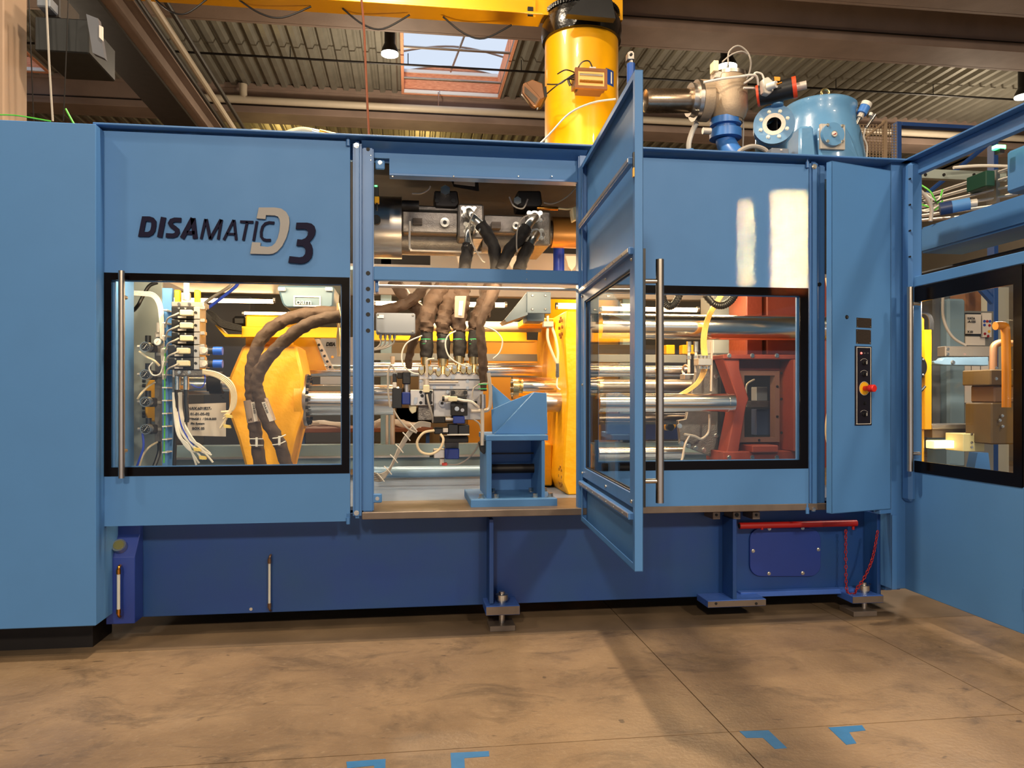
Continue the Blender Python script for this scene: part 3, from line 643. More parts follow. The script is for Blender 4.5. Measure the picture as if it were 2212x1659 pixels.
for z_ in (2.165, .955):
    for k in range(7):
        s_ = .15+k*.19; p = LP(s_, -.024, z_); t.cyl(p, p+Vector((-.003, 0, 0)), .004, n=6)
t.build('rivet_row', ZINC, od)['kind'] = 'stuff'
B().box(WD-.025, WD-.004, -.006, .004, ZT-.44, ZT-.37, M=Md).build('latch_block', BK, od)
B().box(WD-.025, WD-.004, -.006, .004, ZT-.48, ZT-.44, M=Md).build('latch_release', YS, od)
B().box(WD-.03, WD-.002, T, T+.012, 1.0, 2.17, M=Md).build('black_edge_strip', BK, od)
hz0, hz1 = EYE-(1092-CYP)*3.42/FPX, EYE+(CYP-553)*3.42/FPX
B().cyl(LP(WD-.03, T+.085, hz0), LP(WD-.03, T+.085, hz1), .0185, n=24).build('pull_handle', SV, od)
for z_ in (hz0+.10, hz1-.10): B().cyl(LP(WD-.03, T, z_), LP(WD-.03, T+.085, z_), .011, n=12).build('handle_bracket', SV, od)
# blue gas spring tip above the door
r = thing('blue_cylinder', 'small blue cylinder with a clevis sticking up behind the top of the open door', 'cylinder', W(1363, 160, 5.6))
B().vz(1363, 138, 345, 9, 5.6).build('body', mat('cylinder_blue', (40, 84, 160), .35), r); B().vz(1363, 128, 138, 6.5, 5.6).build('collar', ST, r)
B().prism([(1356, 128), (1356, 114), (1360, 109), (1367, 109), (1371, 114), (1371, 128)], 5.57, 5.63, .005).build('clevis', ST, r)
B().dy(1364, 117, 3, 5.56, 5.64, 10).build('pin', HOLE, r)

# ------------------------------------------------ blue base frame
base = thing('machine_bed', 'deep blue welded machine bed standing on levelling feet', 'machine base', (PX(1000, YB), YB, 0))
zb = PZ(310, 1333, YB); xa, xb = PX(307, YB), PX(1945, YB)
B().box(xa, xb, YB, 6.8, zb, .745, .003).build('side_plate', DB, base)
B().box(PX(1592, YB), PX(1840, YB), YB-.06, YB, zb+.0, zb+.035, .004).build('lower_flange', mat('base_flange_blue', (64, 104, 190), .3, var=.1, bump=.1), base)
FLB = MATS['base_flange_blue']
def rib(pa, pb, pyt, pyb, y0): return B().box(PX(pa, y0), PX(pa, y0)+.028, y0, YB, PZ(pa, pyb, y0), PZ(pa, pyt, y0), .002).build('rib', DB, base)
rib(1057, 1063, 1122, 1305, 4.90)
rib(1583, 1592, 1122, 1297, 4.90)
rib(1895, 1902, 1110, 1285, 4.92)
def foot(pa, pb, pya, pyb, y0, bx, by, pad, name='foot_plate'):
    f = B().pbox(pa, pya, pb, pyb, y0, YB, .003).build(name, FLB, base)
    B().pbox(pa+.5, pya+1.5, pb-.5, pyb-1, y0-.003, y0+.001).build('bare_steel_face', SILL, f)
    if bx:
        c = W(bx, by, y0+.09); zt_ = PZ((pa+pb)/2, pya, y0)
        B().lathe((c.x, c.y, zt_+.0), (c.x, c.y, zt_+.055), [(0, .03), (.25, .03), (.3, .042), (.95, .042), (1, .036)]).build('levelling_nut', ZINC, f)
        B().cyl((c.x, c.y, .03), (c.x, c.y, zt_+.07), .02, n=14).build('levelling_screw', ST, f)
    if pad:
        p0 = PF(pad[0], pad[2]); p1 = PF(pad[1], pad[2]-3)
        B().box(p0.x, p0.x+(p1.x-p0.x), 4.87, 5.05, 0, .036, .003).build('floor_pad', SILL, f)
    return f
foot(1050, 1123, 1309, 1329, 4.86, 1084, 1298, (1058, 1113, 1365))
foot(1529, 1655, 1296, 1311, 4.88, 0, 0, None, 'bracket_plate')
foot(1842, 1909, 1287, 1303, 4.88, 1866, 1275, (1850, 1899, 1336))
for px in (1547, 1634): B().dy(px, 1304, 3, 4.874, 4.9, 12).build('threaded_hole', HOLE, base)
for px, rr in ((1548, 3), (1592, 4.5), (1634, 3)):
    f = B().pbox(px-8, 1106, px+8, 1122, 4.92, 5.076, .003).build('steel_lug', SILL, base); B().dy(px, 1112.5, rr, 4.916, 4.94, 12).build('bolt_hole', HOLE, f)
cp = thing('inspection_cover', 'rounded deep blue cover plate fixed with six bolts to the base', 'cover', W(1696, 1244, 5.06))
cpx = []
x0_, x1_, y0_, y1_, rr = 1620, 1773, 1141, 1245, 24
for cx_, cy_, a0 in ((x1_-rr, y0_+rr, -90), (x1_-rr, y1_-rr, 0), (x0_+rr, y1_-rr, 90), (x0_+rr, y0_+rr, 180)):
    for k in range(6): a = radians(a0+k*18); cpx.append((cx_+rr*cos(a), cy_+rr*sin(a)))
B().prism(cpx, 5.06, YB, .002).build('plate', mat('cover_blue', (32, 56, 134), .38, var=.06), cp)
for px, py in ((1662, 1142), (1734, 1141), (1627, 1190), (1768, 1187), (1661, 1239), (1734, 1238)): pbolt(cp, px, py, 5.06, 3.2)
r = thing('red_bar', 'long red painted tube hanging under the right door', 'bar', W(1720, 1145, 4.98))
B().cyl(W(1597, 1136, 4.98), W(1850, 1130, 4.98), .022, n=20).build('tube', REDP, r)
B().cyl(W(1596, 1136, 4.98), W(1598, 1136, 4.98), .016, n=16).build('end_opening', HOLE, r)
for px in (1646, 1843): B().vz(px, 1137, 1144, 3, 4.97).build('weld_pin', REDP, r)
# chain
ch = thing('red_chain', 'red painted chain hanging from the red bar in a loop beside the foot', 'chain', W(1845, 1283, 4.97))
lk = B(); R_, q_ = .0105, .006
pts = [Vector((R_*.8*cos(a), 0, R_*sin(a)*1.25)) for a in [2*pi*k/10 for k in range(11)]]
lk.tube(pts, .0032, n=5, sub=1, caps=False); lm = bpy.data.meshes.new('chain_link'); bmesh.ops.recalc_face_normals(lk.m, faces=lk.m.faces[:]); lk.m.to_mesh(lm); lk.m.free(); lm.materials.append(REDP); lm.shade_smooth()
path, _ = smooth_path([W(1827, 1144, 4.98), W(1827, 1200, 4.98), W(1828, 1262, 4.97), W(1832, 1280, 4.95), W(1845, 1283, 4.93), W(1852, 1270, 4.9), W(1868, 1246, 4.88), W(1885, 1205, 4.88), W(1896, 1147, 4.89)], 1, 24)
acc = 0; last = path[0]; k = 0
for p, nx in zip(path, path[1:]):
    acc += (nx-p).length
    if acc >= .0185:
        acc = 0; o = bpy.data.objects.new('chain_link', lm); COL.objects.link(o); o.parent = ch; o.location = p-TH[ch.name]
        o.rotation_euler = ((nx-p).to_track_quat('Z', 'Y') @ Matrix.Rotation((k % 2)*pi/2, 3, 'Z').to_quaternion()).to_euler(); k += 1
# brass side fittings and drilled strip at the right end of the base
st = B().pbox(1913, 1150, 1926, 1275, 4.9, 5.0, .002).build('end_strip', LBD, base)
for py in (1120, 1190, 1262): B().dy(1917, py, 2, 4.895, 4.91, 8).build('bolt_hole', HOLE, base)
for px, py in ((1887, 1172), (1885, 1262)): B().dy(px, py, 3.5, 4.99, 5.02, 12, ).build('brass_plug', BRASS, base)
# tank at the left of the base
tk = thing('oil_tank', 'narrow deep blue tank with chrome filler cap at the left end of the base', 'tank', (PX(265, 4.95), 4.95, .12))
yt = 4.93; x0, x1 = PX(229, yt), PX(291, yt); zb_, zc, zd = PZ(260, 1348, yt), PZ(260, 1204, yt), PZ(260, 1168, yt)
prof = [(yt, zb_), (yt, zc), (yt+.09, zd+.02), (yt+.09, .72), (5.3, .72), (5.3, zb_)]
B().poly([Vector((x0, y, z_)) for y, z_ in prof], Vector((x1-x0, 0, 0)), .003).build('tank_body', TB, tk)
c = W(262, 1186, yt+.05); ax = Vector((0, -.8, .6))
cap = B().lathe(c, c+ax*.055, [(0, .05), (.15, .05), (.2, .04), (.6, .036), (.62, .042), (1, .04)]).build('filler_cap', ZINC, tk)
B().cyl(c+ax*.055, c+ax*.058, .03, n=20).build('cap_badge', mat('cap_badge_olive', (110, 110, 70), .4, .4), cap)
def sight(px, pya, pyb, Y, par, name='sight_glass', rp=3.4, brm=BRASS):
    t = B().vz(px, pya+18, pyb-16, rp, Y, 12).build(name, mat('milky_tube', (196, 196, 188), .3), par)
    B().vz(px, pya+8, pya+18, rp+1.4, Y, 8).build('brass_fitting', brm, par); B().vz(px, pyb-16, pyb-6, rp+1.4, Y, 8).build('brass_fitting', brm, par)
    B().ptube([(px, pya+9, Y), (px+1, pya+3, Y), (px+3, pya, Y+.03), (px+4, pya, Y+.08)], rp, n=8, sub=3).build('elbow', brm, par)
    B().ptube([(px, pyb-7, Y), (px+1, pyb-2, Y), (px+3, pyb, Y+.03), (px+4, pyb, Y+.08)], rp, n=8, sub=3).build('elbow', brm, par)
    return t
sight(256, 1222, 1332, 4.88, tk)
bsg = thing('level_gauge', 'thin milky level tube with metal elbows on the blue base', 'gauge', W(583, 1318, 5.04))
sight(582, 1199, 1319, 5.04, bsg, rp=2.6, brm=mat('dull_brass', (120, 96, 80), .35, .8))
B().dy(542, 1316, 3.4, YB-.006, YB, 12).build('drain_plug', ZINC, base)

# ------------------------------------------------ narrow control door, ajar
hx_, fx_ = W(1925, 700, YF), None
Yfr = YF-.15
a0 = Vector((PX(1924, YF), YF, 0)); b0 = Vector((PX(1797, Yfr), Yfr, 0)); dv = a0-b0; cw = dv.length; cu = dv.normalized(); cn = Vector((cu.y, -cu.x, 0))
if cn.y > 0: cn = -cn
ang = math.atan2(cu.y, cu.x)
Mc = Matrix(((cu.x, -cn.x, 0, b0.x), (cu.y, -cn.y, 0, b0.y), (0, 0, 1, 0), (0, 0, 0, 1)))
cd = thing('control_door', 'narrow light blue door standing ajar with a black control panel and red emergency button', 'door', (b0+a0)/2+Vector((0, 0, .74)))
czt, czb = PZ(1797, 347, Yfr), PZ(1797, 1110, Yfr)
B().box(0, cw, 0, .004, czb, czt, M=Mc).build('door_skin', LB, cd)
B().box(0, .004, 0, .045, czb, czt, M=Mc).build('side_flange', LB, cd); B().box(cw-.004, cw, 0, .045, czb, czt, M=Mc).build('side_flange', LB, cd)
B().box(0, cw, .0, .045, czt-.004, czt, M=Mc).build('top_flange', LB, cd); B().box(0, cw, 0, .045, czb, czb+.004, M=Mc).build('bottom_flange', LB, cd)
def CP(px, py, y=0):     # point on the control door face
    u = (px-CXP)/FPX; v = (CYP-py)/FPX; d = Vector((u*cos(A)+sin(A), -u*sin(A)+cos(A), v)); o_ = Vector((0, 0, EYE))
    t = (b0-o_).dot(cn)/d.dot(cn); return o_+d*t+cn*y
def cpb(px0, py0, px1, py1, y, name, m, par, bev=0):
    p0 = CP(px0, (py0+py1)/2); p1 = CP(px1, (py0+py1)/2); Mi = Mc.inverted(); s0, s1 = (Mi @ p0).x, (Mi @ p1).x
    mx = (px0+px1)/2; return B().box(s0, s1, -y, 0, CP(mx, py1).z, CP(mx, py0).z, bev, M=Mc).build(name, m, par)
NP = mat('engraved_nameplate', (76, 66, 58), .4, .5, var=.3, scale=40, stretch=(1, 1, 8))
for a in ((1850, 687, 1882, 708), (1849, 712, 1881, 743)):
    q = cpb(*a, .002, 'nameplate', NP, cd)
    for px in (a[0]+2, a[2]-2):
        for py in (a[1]+2, a[3]-2): bolt(q, CP(px, py, .002), .0025, axis=cn, dome=True)
cpn = cpb(1846, 748, 1882, 919, .005, 'control_panel', mat('control_panel_black', (24, 22, 34), .35), cd, .001)
for a in ((1849, 751, 1850, 916), (1879, 752, 1880, 915), (1849, 750, 1880, 751.2), (1848, 915, 1879, 916.2)): cpb(*a, .0058, 'white_line', WHT, cpn)
def knob(px, py, r, h, m, name='selector_knob'):
    p = CP(px, py, .005); return B().lathe(p, p+cn*h, [(0, r*1.15), (.3, r*1.1), (.35, r*.9), (.95, r*.8), (1, r*.6)], n=20).build(name, m, cpn)
RDE = emit('red_indicator_glow', (255, 30, 30), 4)
knob(1859, 763, .006, .006, RDE, 'indicator_lamp'); knob(1866, 763, .0045, .006, ZINC, 'indicator_lamp'); knob(1873, 763, .0045, .006, ZINC, 'indicator_lamp')
for py in (784, 809, 895): knob(1865, py, .014, .022, BK); p = CP(1865, py, .028); B().box(-.002, .002, -.001, .001, -.009, .011, M=Matrix.Translation(p)).build('knob_mark', WHT, cpn); B().tube([CP(1865+9*cos(radians(a)), py-9*sin(radians(a)), .006) for a in range(30, 160, 12)], .0008, n=4, sub=1).build('dial_arc', WHT, cpn)
knob(1866, 871, .01, .012, BK)
p = CP(1865, 839, .005); B().cyl(p, p+cn*.003, .042, n=40).build('yellow_disc', mat('estop_yellow', (236, 176, 30), .4), cpn); B().torus(p+cn*.003, .045, .0012, cn, 32, 4).build('disc_outline', WHT, cpn)
B().lathe(p, p+cn*.085, [(0, .016), (.5, .018), (.52, .024), (.95, .024), (1, .019)], n=28).build('emergency_button', mat('estop_red', (214, 40, 34), .35), cpn)
p = CP(1829, 685, 0); B().lathe(p, p+cn*.006, [(0, .014), (1, .011)], n=20).build('door_lock', BK, cd); B().cyl(p+cn*.006, p+cn*.008, .006, n=12).build('lock_core', ZINC, cd)
bl = B().box(cw-.1, cw+.01, .0, .05, czb-.03, czb-.002, .003, M=Mc).build('bottom_hinge', LBD, cd)

# ------------------------------------------------ right wing (runs towards the viewer)
XW = PX(1945, YF)
wg = thing('side_wing', 'light blue enclosure wing running towards the viewer at the right edge', 'machine', (XW, 4.3, .5))
zq = lambda px, py: PXZ(px, py, XW)
yfar, ynear = YF, zq(2203, 1300).y
B().box(PX(1925, YF+.0), XW+.12, YF, YF+.2, zq(1945, 1272).z, ztop, .004).build('corner_post', LBD, wg)
B().box(PX(1927, YF-.01), PX(1937, YF-.01), YF-.012, YF+.0, zq(1945, 1272).z, PZ(1930, 1112, YF), .001).build('drilled_strip', LBD, wg)
B().box(XW, XW+.10, YF-.1, YF, zq(1945, 1272).z+.6, ztop-.02, .02).build('rounded_post', LBD, wg)
for py in (395, 450, 505, 560): B().cyl((PX(1946, YF-.002), YF-.1-.002, PZ(1946, py, YF)), (PX(1946, YF-.002), YF-.09, PZ(1946, py, YF)), .006, n=8).build('bolt_hole', HOLE, wg)
zt0 = ztop
B().box(XW+.06, XW+.1, 2.6, YF+.02, zt0-.10, zt0+.0, .004).build('top_rail', LBD, wg)
B().box(XW+.0, XW+.1, 2.6, YF+.02, zt0, zt0+.012, .002).build('top_rail_flange', LBD, wg)
zm1, zm0 = zq(1970, 600).z, zq(1970, 619).z
B().box(XW+.03, XW+.09, 2.6, YF, zm0, zm1+.01, .004).build('middle_rail', LB, wg)
# leaf with black bordered window
wzt, wzb = zq(1970, 620).z, zq(1970, 1020).z; cz1, cz0 = zq(2000, 648).z-.03, zq(2000, 1003).z
yl = lambda px: zq(px, 900).y
def ringX(x, y0, y1, z0, z1, a0, a1, az0, az1, d, nm, m, par):
    t = B()
    for q in ((y0, y1, z0, z0+az0), (y0, y1, z1-az1, z1), (y0, y0+a0, z0+az0, z1-az1), (y1-a1, y1, z0+az0, z1-az1)): t.box(x, x+d, q[0], q[1], q[2], q[3])
    return t.build(nm, m, par)
yn, yf_ = yl(2197), yl(1944)
ldf = B().box(XW+.035, XW+.06, yl(2200), yf_, zq(1945, 1272).z, wzb+.002, .003).build('lower_panel', LB, wg)
B().box(XW+.03, XW+.075, yl(2212)-.3, yl(2201), zq(1945, 1272).z, zm0, .003).build('near_frame_post', LBD, wg)
ringX(XW+.03, yn, yf_, wzb, wzt, yl(2178)-yn, .06, .075, .10, .012, 'black_window_border', BKG, wg)
B().box(XW+.036, XW+.040, yl(2180), yf_-.05, wzb+.07, wzt-.09).build('glass_pane', GLASS, wg)
hy = yl(1966); hx2 = PX(1966, hy)
xh = XW+.03-.07
yh = xh/(((1966-CXP)/FPX*cos(A)+sin(A))/(-((1966-CXP)/FPX)*sin(A)+cos(A)))
B().cyl((xh, yh, PZ(1966, 1018, yh)), (xh, yh, PZ(1966, 620, yh)), .019, n=20).build('pull_handle', SV, wg)
for py in (656, 980): B().cyl((xh, yh, PZ(1966, py, yh)), (XW+.03, yh, PZ(1966, py, yh)), .011, n=10).build('handle_bracket', SV, wg)
hb = B().box(XW+.02, XW+.03, yl(2208)-.2, yl(2202), PXZ(2205, 1320, XW).z, PXZ(2205, 1270, XW).z, .003).build('hinge_leaf', LBD, wg)
# ================================================================== INSIDE THE MACHINE
# LED strips: real fixtures behind the headers and along the rear beam
LEDM = emit('warm_led_glow', (255, 200, 138), 30)
def led(pa, pb, py, rpx, Y, label, e=0, par=None):
    r = thing('led_strip_light', label, 'light', W((pa+pb)/2, py+rpx, Y), 'warm tube lights inside the machine')
    B().hx(pa, pb, py, rpx, Y, 12).build('glowing_tube', LEDM, r)
    for a, b in ((pa-5, pa), (pb, pb+5)): B().hx(a, b, py, rpx*1.25, Y, 12).build('end_cap', ALU, r)
    return r
led(310, 590, 649, 4.5, 6.7, 'warm tube light behind the valve stack, leftmost in the machine')
led(528, 622, 677, 3, 7.0, 'short warm tube light just above the yellow crosshead block')
led(812, 905, 657, 6, 6.6, 'warm tube light behind the left brown hoses of the open bay')
led(960, 1090, 658, 5, 6.6, 'warm tube light behind the middle of the open bay')
led(1205, 1250, 661, 6, 6.6, 'bright warm tube light right of the grey bracket box')
led(1300, 1505, 668, 4.5, 6.6, 'warm tube light above the thick upper chrome bar')
for nm, px, ln, e in (('a', 490, 1.4, 26), ('b', 1020, 1.2, 16), ('c', 1500, 1.3, 30)):
    c = W(px, 575 if nm != 'b' else 590, YF+.16)
    l = light('AREA', 'inside_strip_'+nm, (c.x, YF+.17, c.z), e, LEDC, (c.x, 6.1, c.z-1.1), shape='RECTANGLE', size=ln, size_y=.16)
    light('AREA', 'rear_strip_'+nm, (c.x+.1, 5.95, 2.42), 34, LEDC, (c.x+.1, 5.75, 1.0), shape='RECTANGLE', size=ln, size_y=.1)
for nm, px, e in (('d', 1050, 1.4), ('e', 2080, 22)):
    c = W(px, 440 if nm == 'd' else 560, 5.25); light('AREA', 'inside_strip_'+nm, (c.x, c.y, c.z if nm == 'd' else 2.2), e, (1, .85, .7), (c.x, 5.8 if nm == 'd' else 5.2, c.z-.5 if nm == 'd' else .8), shape='RECTANGLE', size=.9, size_y=.05)
c = W(1440, 600, 7.4); light('AREA', 'machine_top_glow', (W(1290, 500, 7.2).x, 7.2, 2.9), 120, LEDC, (W(1256, 150, 8.3).x, 8.3, 4.2), size=.4)
light('SPOT', 'filter_flood', (1.2, 3.2, 5.2), 260, (1, .74, .46), W(1520, 210, 5.9), spot_size=radians(13), spot_blend=.8, shadow_soft_size=.12)

# ---------------- left window -------------------------------------
side = thing('side_plate', 'pale grey blue inner side plate behind the pressure gauges', 'panel', W(310, 1005, 5.75))
B().pbox(271, 600, 350, 1010, 5.75, 5.78, .003).build('plate', mat('pale_grey_blue_plate', (176, 184, 180), .35, .25, var=.06), side)
B().pbox(241, 600, 266, 1010, 5.1, 5.2, .003).build('edge_profile', LB, side)
vs_ = thing('valve_stack', 'tall stack of black pneumatic valves with cream plugs and blue regulator knobs', 'valve block', W(400, 815, 5.2))
B().pbox(350, 622, 372, 1012, 5.3, 5.34, .003).build('mounting_post', LB, vs_)
B().pbox(372, 654, 436, 815, 5.28, 5.34, .003).build('backplate', ALU, vs_)
for i, y in enumerate((663, 690.5, 718, 745.5, 772.5)):
    x = 370 if i < 3 else 362
    v = B().pbox(x, y, 418, y+25.5, 5.12, 5.28, .004).build('valve_block', BK, vs_)
    B().pbox(388-(i > 2)*7, y+6, 414-(i > 2)*7, y+18, 5.07, 5.12, .004).build('cream_plug', CRM, v)
    B().pbox(384-(i > 2)*7, y+20, 402-(i > 2)*7, y+24, 5.115, 5.12).build('type_label', LAB, v)
    for px in (386-(i > 2)*7, 400-(i > 2)*7): pbolt(v, px, y+3, 5.12, 2.3, dome=True)
    B().pbox(418, y, 431, y+26, 5.12, 5.28, .003).build('end_plate', ALU, vs_)
    B().pbox(430, y-2, 442, y+5, 5.14, 5.2, .002).build('tab', ALU, vs_)
    B().dy(422, y+12, 3, 5.11, 5.13, 10).build('port', HOLE, vs_)
    B().ptube([(386, y+13, 5.06), (376, y+18, 5.02), (362, y+26, 5.03), (357, y+44, 5.08)], 1.8, n=6).build('plug_cable', GREYC, v)
for y in (745, 773):
    g = B().pbox(418, y+5, 444, y+21, 5.13, 5.24, .004).build('regulator_body', LAB, vs_)
    B().hx(444, 450, y+13, 8, 5.18).build('regulator_ring', ALU, g); B().hx(450, 462, y+13, 7.5, 5.18).build('regulator_neck', BK, g); B().hx(461, 481, y+13, 9, 5.18, 24).build('blue_knob', BLC, g)
    B().dy(441, y+13, 5, 5.11, 5.14, 14).build('dial', PAPER, g)
B().pbox(370, 652, 440, 663, 5.14, 5.28, .004).build('top_manifold', ALU, vs_)
B().pbox(376, 798, 440, 812, 5.14, 5.28, .004).build('bottom_manifold', CAST, vs_)
for px in (387, 409): pbolt(vs_, px, 657, 5.14, 3); pbolt(vs_, px, 804, 5.14, 3)
for a, b in ((376, 389), (419, 431)): B().pbox(a, 626, b, 654, 5.24, 5.28, .006).build('yellow_lug', YS, vs_)
B().vz(403, 600, 650, 6, 5.22).build('supply_pipe', WHT, vs_); B().vz(402, 633, 648, 10, 5.22, 6).build('pipe_union', ALU, vs_)
for px in (383, 402): B().vz(px, 812, 842, 6, 5.22, 12).build('hose_fitting', ZINC, vs_)
# cable bundle and wires at the left
t = B()
for k in range(5):
    d = k*2.2; t.ptube([(268, 628+d, 5.3), (310, 630+d, 5.3), (334-d*.5, 634+d, 5.3), (349-d, 655+d*.6, 5.3), (353-d, 690, 5.28), (355-d*.8, 760, 5.27), (356-d*.5, 820, 5.27)], 1.2, n=5)
t.build('white_cable_bundle', LAB, label='bundle of white cables curving down beside the mounting post', cat='cable')
B().ptube([(357, 750, 5.22), (356, 830, 5.22), (356, 900, 5.22), (354, 1000, 5.22)], 1.8, n=6).build('green_earth_wire', GRN, label='straight green and yellow earth wire along the mounting post', cat='wire')
t = B()
for y in range(668, 985, 28): t.pbox(350, y, 361, y+2.5, 5.19, 5.3)
t.build('cable_ties', WHT, label='row of white cable ties clipped along the mounting post', cat='cable tie', kind='stuff')
gc = thing('grey_channel', 'upright grey metal channel with small labels carrying the pressure gauges', 'channel', W(342, 955, 5.35))
B().pbox(334, 718, 351, 954, 5.35, 5.45, .003).build('channel_body', mat('channel_grey', (132, 124, 116), .5, .3), gc)
for y in (722, 762, 808, 866, 924): B().pbox(337, y, 348, y+6, 5.345, 5.35).build('label_plate', LAB, gc)
B().vz(343, 697, 718, 5, 5.4).build('top_elbow', LAB, gc)
B().vz(344, 954, 960, 4, 5.4).build('hose_fitting', BK, gc)
for i, (px, py) in enumerate(((313, 749), (313, 809), (313, 868), (314, 927))):
    g = thing('pressure_gauge', ['topmost', 'second highest', 'third from the top', 'lowest'][i]+' black pressure regulator with a round gauge on the grey channel', 'gauge', W(px, py+10, 5.2), 'pressure gauges on the grey channel')
    B().pbox(px-2, py-9, px+17, py+11, 5.24, 5.34, .008).build('regulator_body', BK, g)
    B().vz(px+7, py-24, py-8, 6, 5.28, 10).build('adjusting_cap', BK, g)
    B().dy(px, py, 11, 5.18, 5.24, 28).build('gauge_case', ZINC, g)
    B().dy(px, py, 9, 5.175, 5.18, 24).build('dial', BK, g)
    t = B()
    for k in range(9): a = radians(-40+k*32); t.pbox(px+7*cos(a)-.5, py-7*sin(a)-.5, px+7*cos(a)+.5, py-7*sin(a)+.5, 5.173, 5.175)
    t.build('tick_marks', WHT, g)
    B().tube([W(px+4, py-5, 5.172), W(px-3, py+4, 5.172)], .0015, n=4, sub=1).build('needle', WHT, g)
    B().hx(px-16, px-8, py, 3.5, 5.26, 8).build('push_fitting', LAB, g)
g = thing('small_gauge', 'small white faced gauge above the black regulators', 'gauge', W(340, 745, 5.2)); B().dy(340, 738, 8.5, 5.22, 5.28, 24).build('gauge_case', ZINC, g); B().dy(340, 738, 7, 5.215, 5.22, 20).build('dial', WHT, g); B().tube([W(343, 735, 5.21), W(337, 741, 5.21)], .0012, n=4, sub=1).build('needle', REDP, g)
yb = thing('yellow_block', 'yellow bolted block half hidden behind the gauges', 'block', W(325, 912, 5.6)); B().prism([(312, 838), (322, 820), (345, 818), (345, 912), (318, 910), (312, 890)], 5.6, 5.72, .01).build('block', YS, yb)
for y in (823, 833, 881, 892, 899): B().hx(308, 314, y, 4, 5.65, 8).build('bolt', BK, yb)
for i, (p, m, rr, l) in enumerate((
    ([(301, 760, 5.24), (318, 772, 5.2), (334, 780, 5.18), (344, 790, 5.2)], TUBE, 2.6, 'cream air tube from the top gauge to the grey channel'),
    ([(330, 783, 5.15), (322, 795, 5.15), (330, 810, 5.15), (345, 808, 5.15), (352, 790, 5.15), (355, 770, 5.15)], WHT, 1.6, 'small white loop of tube between the two upper gauges'),
    ([(297, 862, 5.2), (305, 850, 5.2), (320, 835, 5.25), (335, 826, 5.3)], TUBE, 2.2, 'cream tube curving over the yellow block'),
    ([(308, 936, 5.2), (310, 965, 5.2), (302, 990, 5.2), (294, 1012, 5.2)], mat('blue_hose', (36, 66, 180), .4), 2.4, 'blue air tube hanging from the lowest gauge'),
    ([(340, 955, 5.3), (322, 966, 5.25), (308, 985, 5.25), (300, 1012, 5.25)], TUBE, 2.2, 'cream tube hanging beside the blue air tube'),
    ([(344, 958, 5.38), (344, 975, 5.36), (338, 995, 5.34), (331, 1012, 5.32)], BK, 4.6, 'black hose leaving the foot of the grey channel'),
    ([(270, 666, 5.6), (285, 672, 5.55), (298, 660, 5.5), (306, 645, 5.5), (322, 618, 5.5), (340, 610, 5.5)], BK, 4, 'curved black hose in the upper left corner of the left window'),
    ([(381, 842, 5.2), (380, 900, 5.2), (378, 960, 5.2), (376, 1012, 5.2)], DK, 4, 'dark hose running down behind the white tubes'),
    ([(402, 842, 5.18), (402, 870, 5.18), (404, 895, 5.18), (403, 912, 5.18)], BK, 5, 'short thick black hose in front of the paper notice'),
    ([(441, 800, 5.15), (443, 822, 5.15), (436, 836, 5.15), (424, 836, 5.15), (413, 830, 5.15)], mat('blue_hose', (36, 66, 180)), 1.4, 'thin blue wire loop under the valve stack'),
    )):
    B().ptube(p, rr, n=8).build('air_tube' if 'hose' not in l else 'hose', m, label=l, cat='hose' if 'hose' in l else 'tube')
for k in range(9):      # white tubes sweeping down to the right
    rd = random.Random(k); e = (430+k*5-((k % 3)*8), 972+rd.uniform(0, 34)); B().ptube([(374+k*2.2, 848, 5.2), (376+k*2.2, 890, 5.17+k*.01), (384+k*3, 935+rd.uniform(-8, 8), 5.15), ((384+e[0])/2+k*2, 968+rd.uniform(-6, 6), 5.14), (*e, 5.15)], 2.2 if k != 4 else 1.6, n=6).build('tube_end', WHT if k != 4 else MATS['blue_hose'], group='cut tubes fanning out below the valve stack', label='loose white tube fanning out below the valve stack' if k != 4 else 'single thin blue tube among the white ones below the valve stack', cat='tube')
for k in range(4):
    e = [(478, 890), (482, 905), (476, 925), (484, 898)][k]; B().ptube([(438, 800+k*2, 5.1), (470, 806+k*3, 5.08), (500-k*2, 826+k*3, 5.06), (510-k*3, 856, 5.06), (503-k*2, 885, 5.06), (*e, 5.06)], 2.7, n=6).build('tube_arc', TUBE, group='cream tubes arching right from the valve stack', label='cream tube in the arch right of the valve stack', cat='tube')
for i, (px, py, a) in enumerate(((493, 900, 12), (489, 922, 14), (424, 972, 12), (436, 990, 12))):
    B().prism([(px-7, py-5), (px+6, py-3), (px+8, py+3), (px-5, py+2)], 5.03 if i < 2 else 5.11, 5.07 if i < 2 else 5.15).build('yellow_tape', mat('yellow_tape', (236, 206, 110), .6), label=['upper yellow tape tag around the cream arch', 'lower yellow tape tag around the cream arch', 'upper yellow tape tag on the hanging tube ends', 'lower yellow tape tag on the hanging tube ends'][i], cat='tape')
# chrome rod behind, paper notice
r = thing('small_cylinder', 'horizontal steel cylinder with a black band left of the yellow crosshead', 'cylinder', W(440, 853, 6.0)); B().hx(395, 455, 834, 19, 6.0).build('barrel', CH, r); B().hx(451, 482, 827, 24, 6.0).build('band', DK, r); B().hx(480, 500, 830, 16, 6.0).build('rod', CH, r)
pn = thing('paper_notice', 'white paper notice with black printed box text', 'notice', W(440, 942, 5.9)); B().prism([(405, 873), (488, 870), (488, 943), (405, 941)], 5.9, 5.904).build('sheet', PAPER, pn)
mp = MPP(440, 5.9)
for s_, x, y, h in (('NAX.601827-', 406, 885, 8.5), ('01-01-05-02', 411, 897, 8), ('TTINGS 1  / D3-B-555', 407, 907, 6.2), ('PN System', 412, 917, 6.4), ('BOX 05', 415, 928, 7.6)): text(s_, W(x, y, 5.895), h*.72*mp, INKB, 'printed_line', pn, bold=.0006)
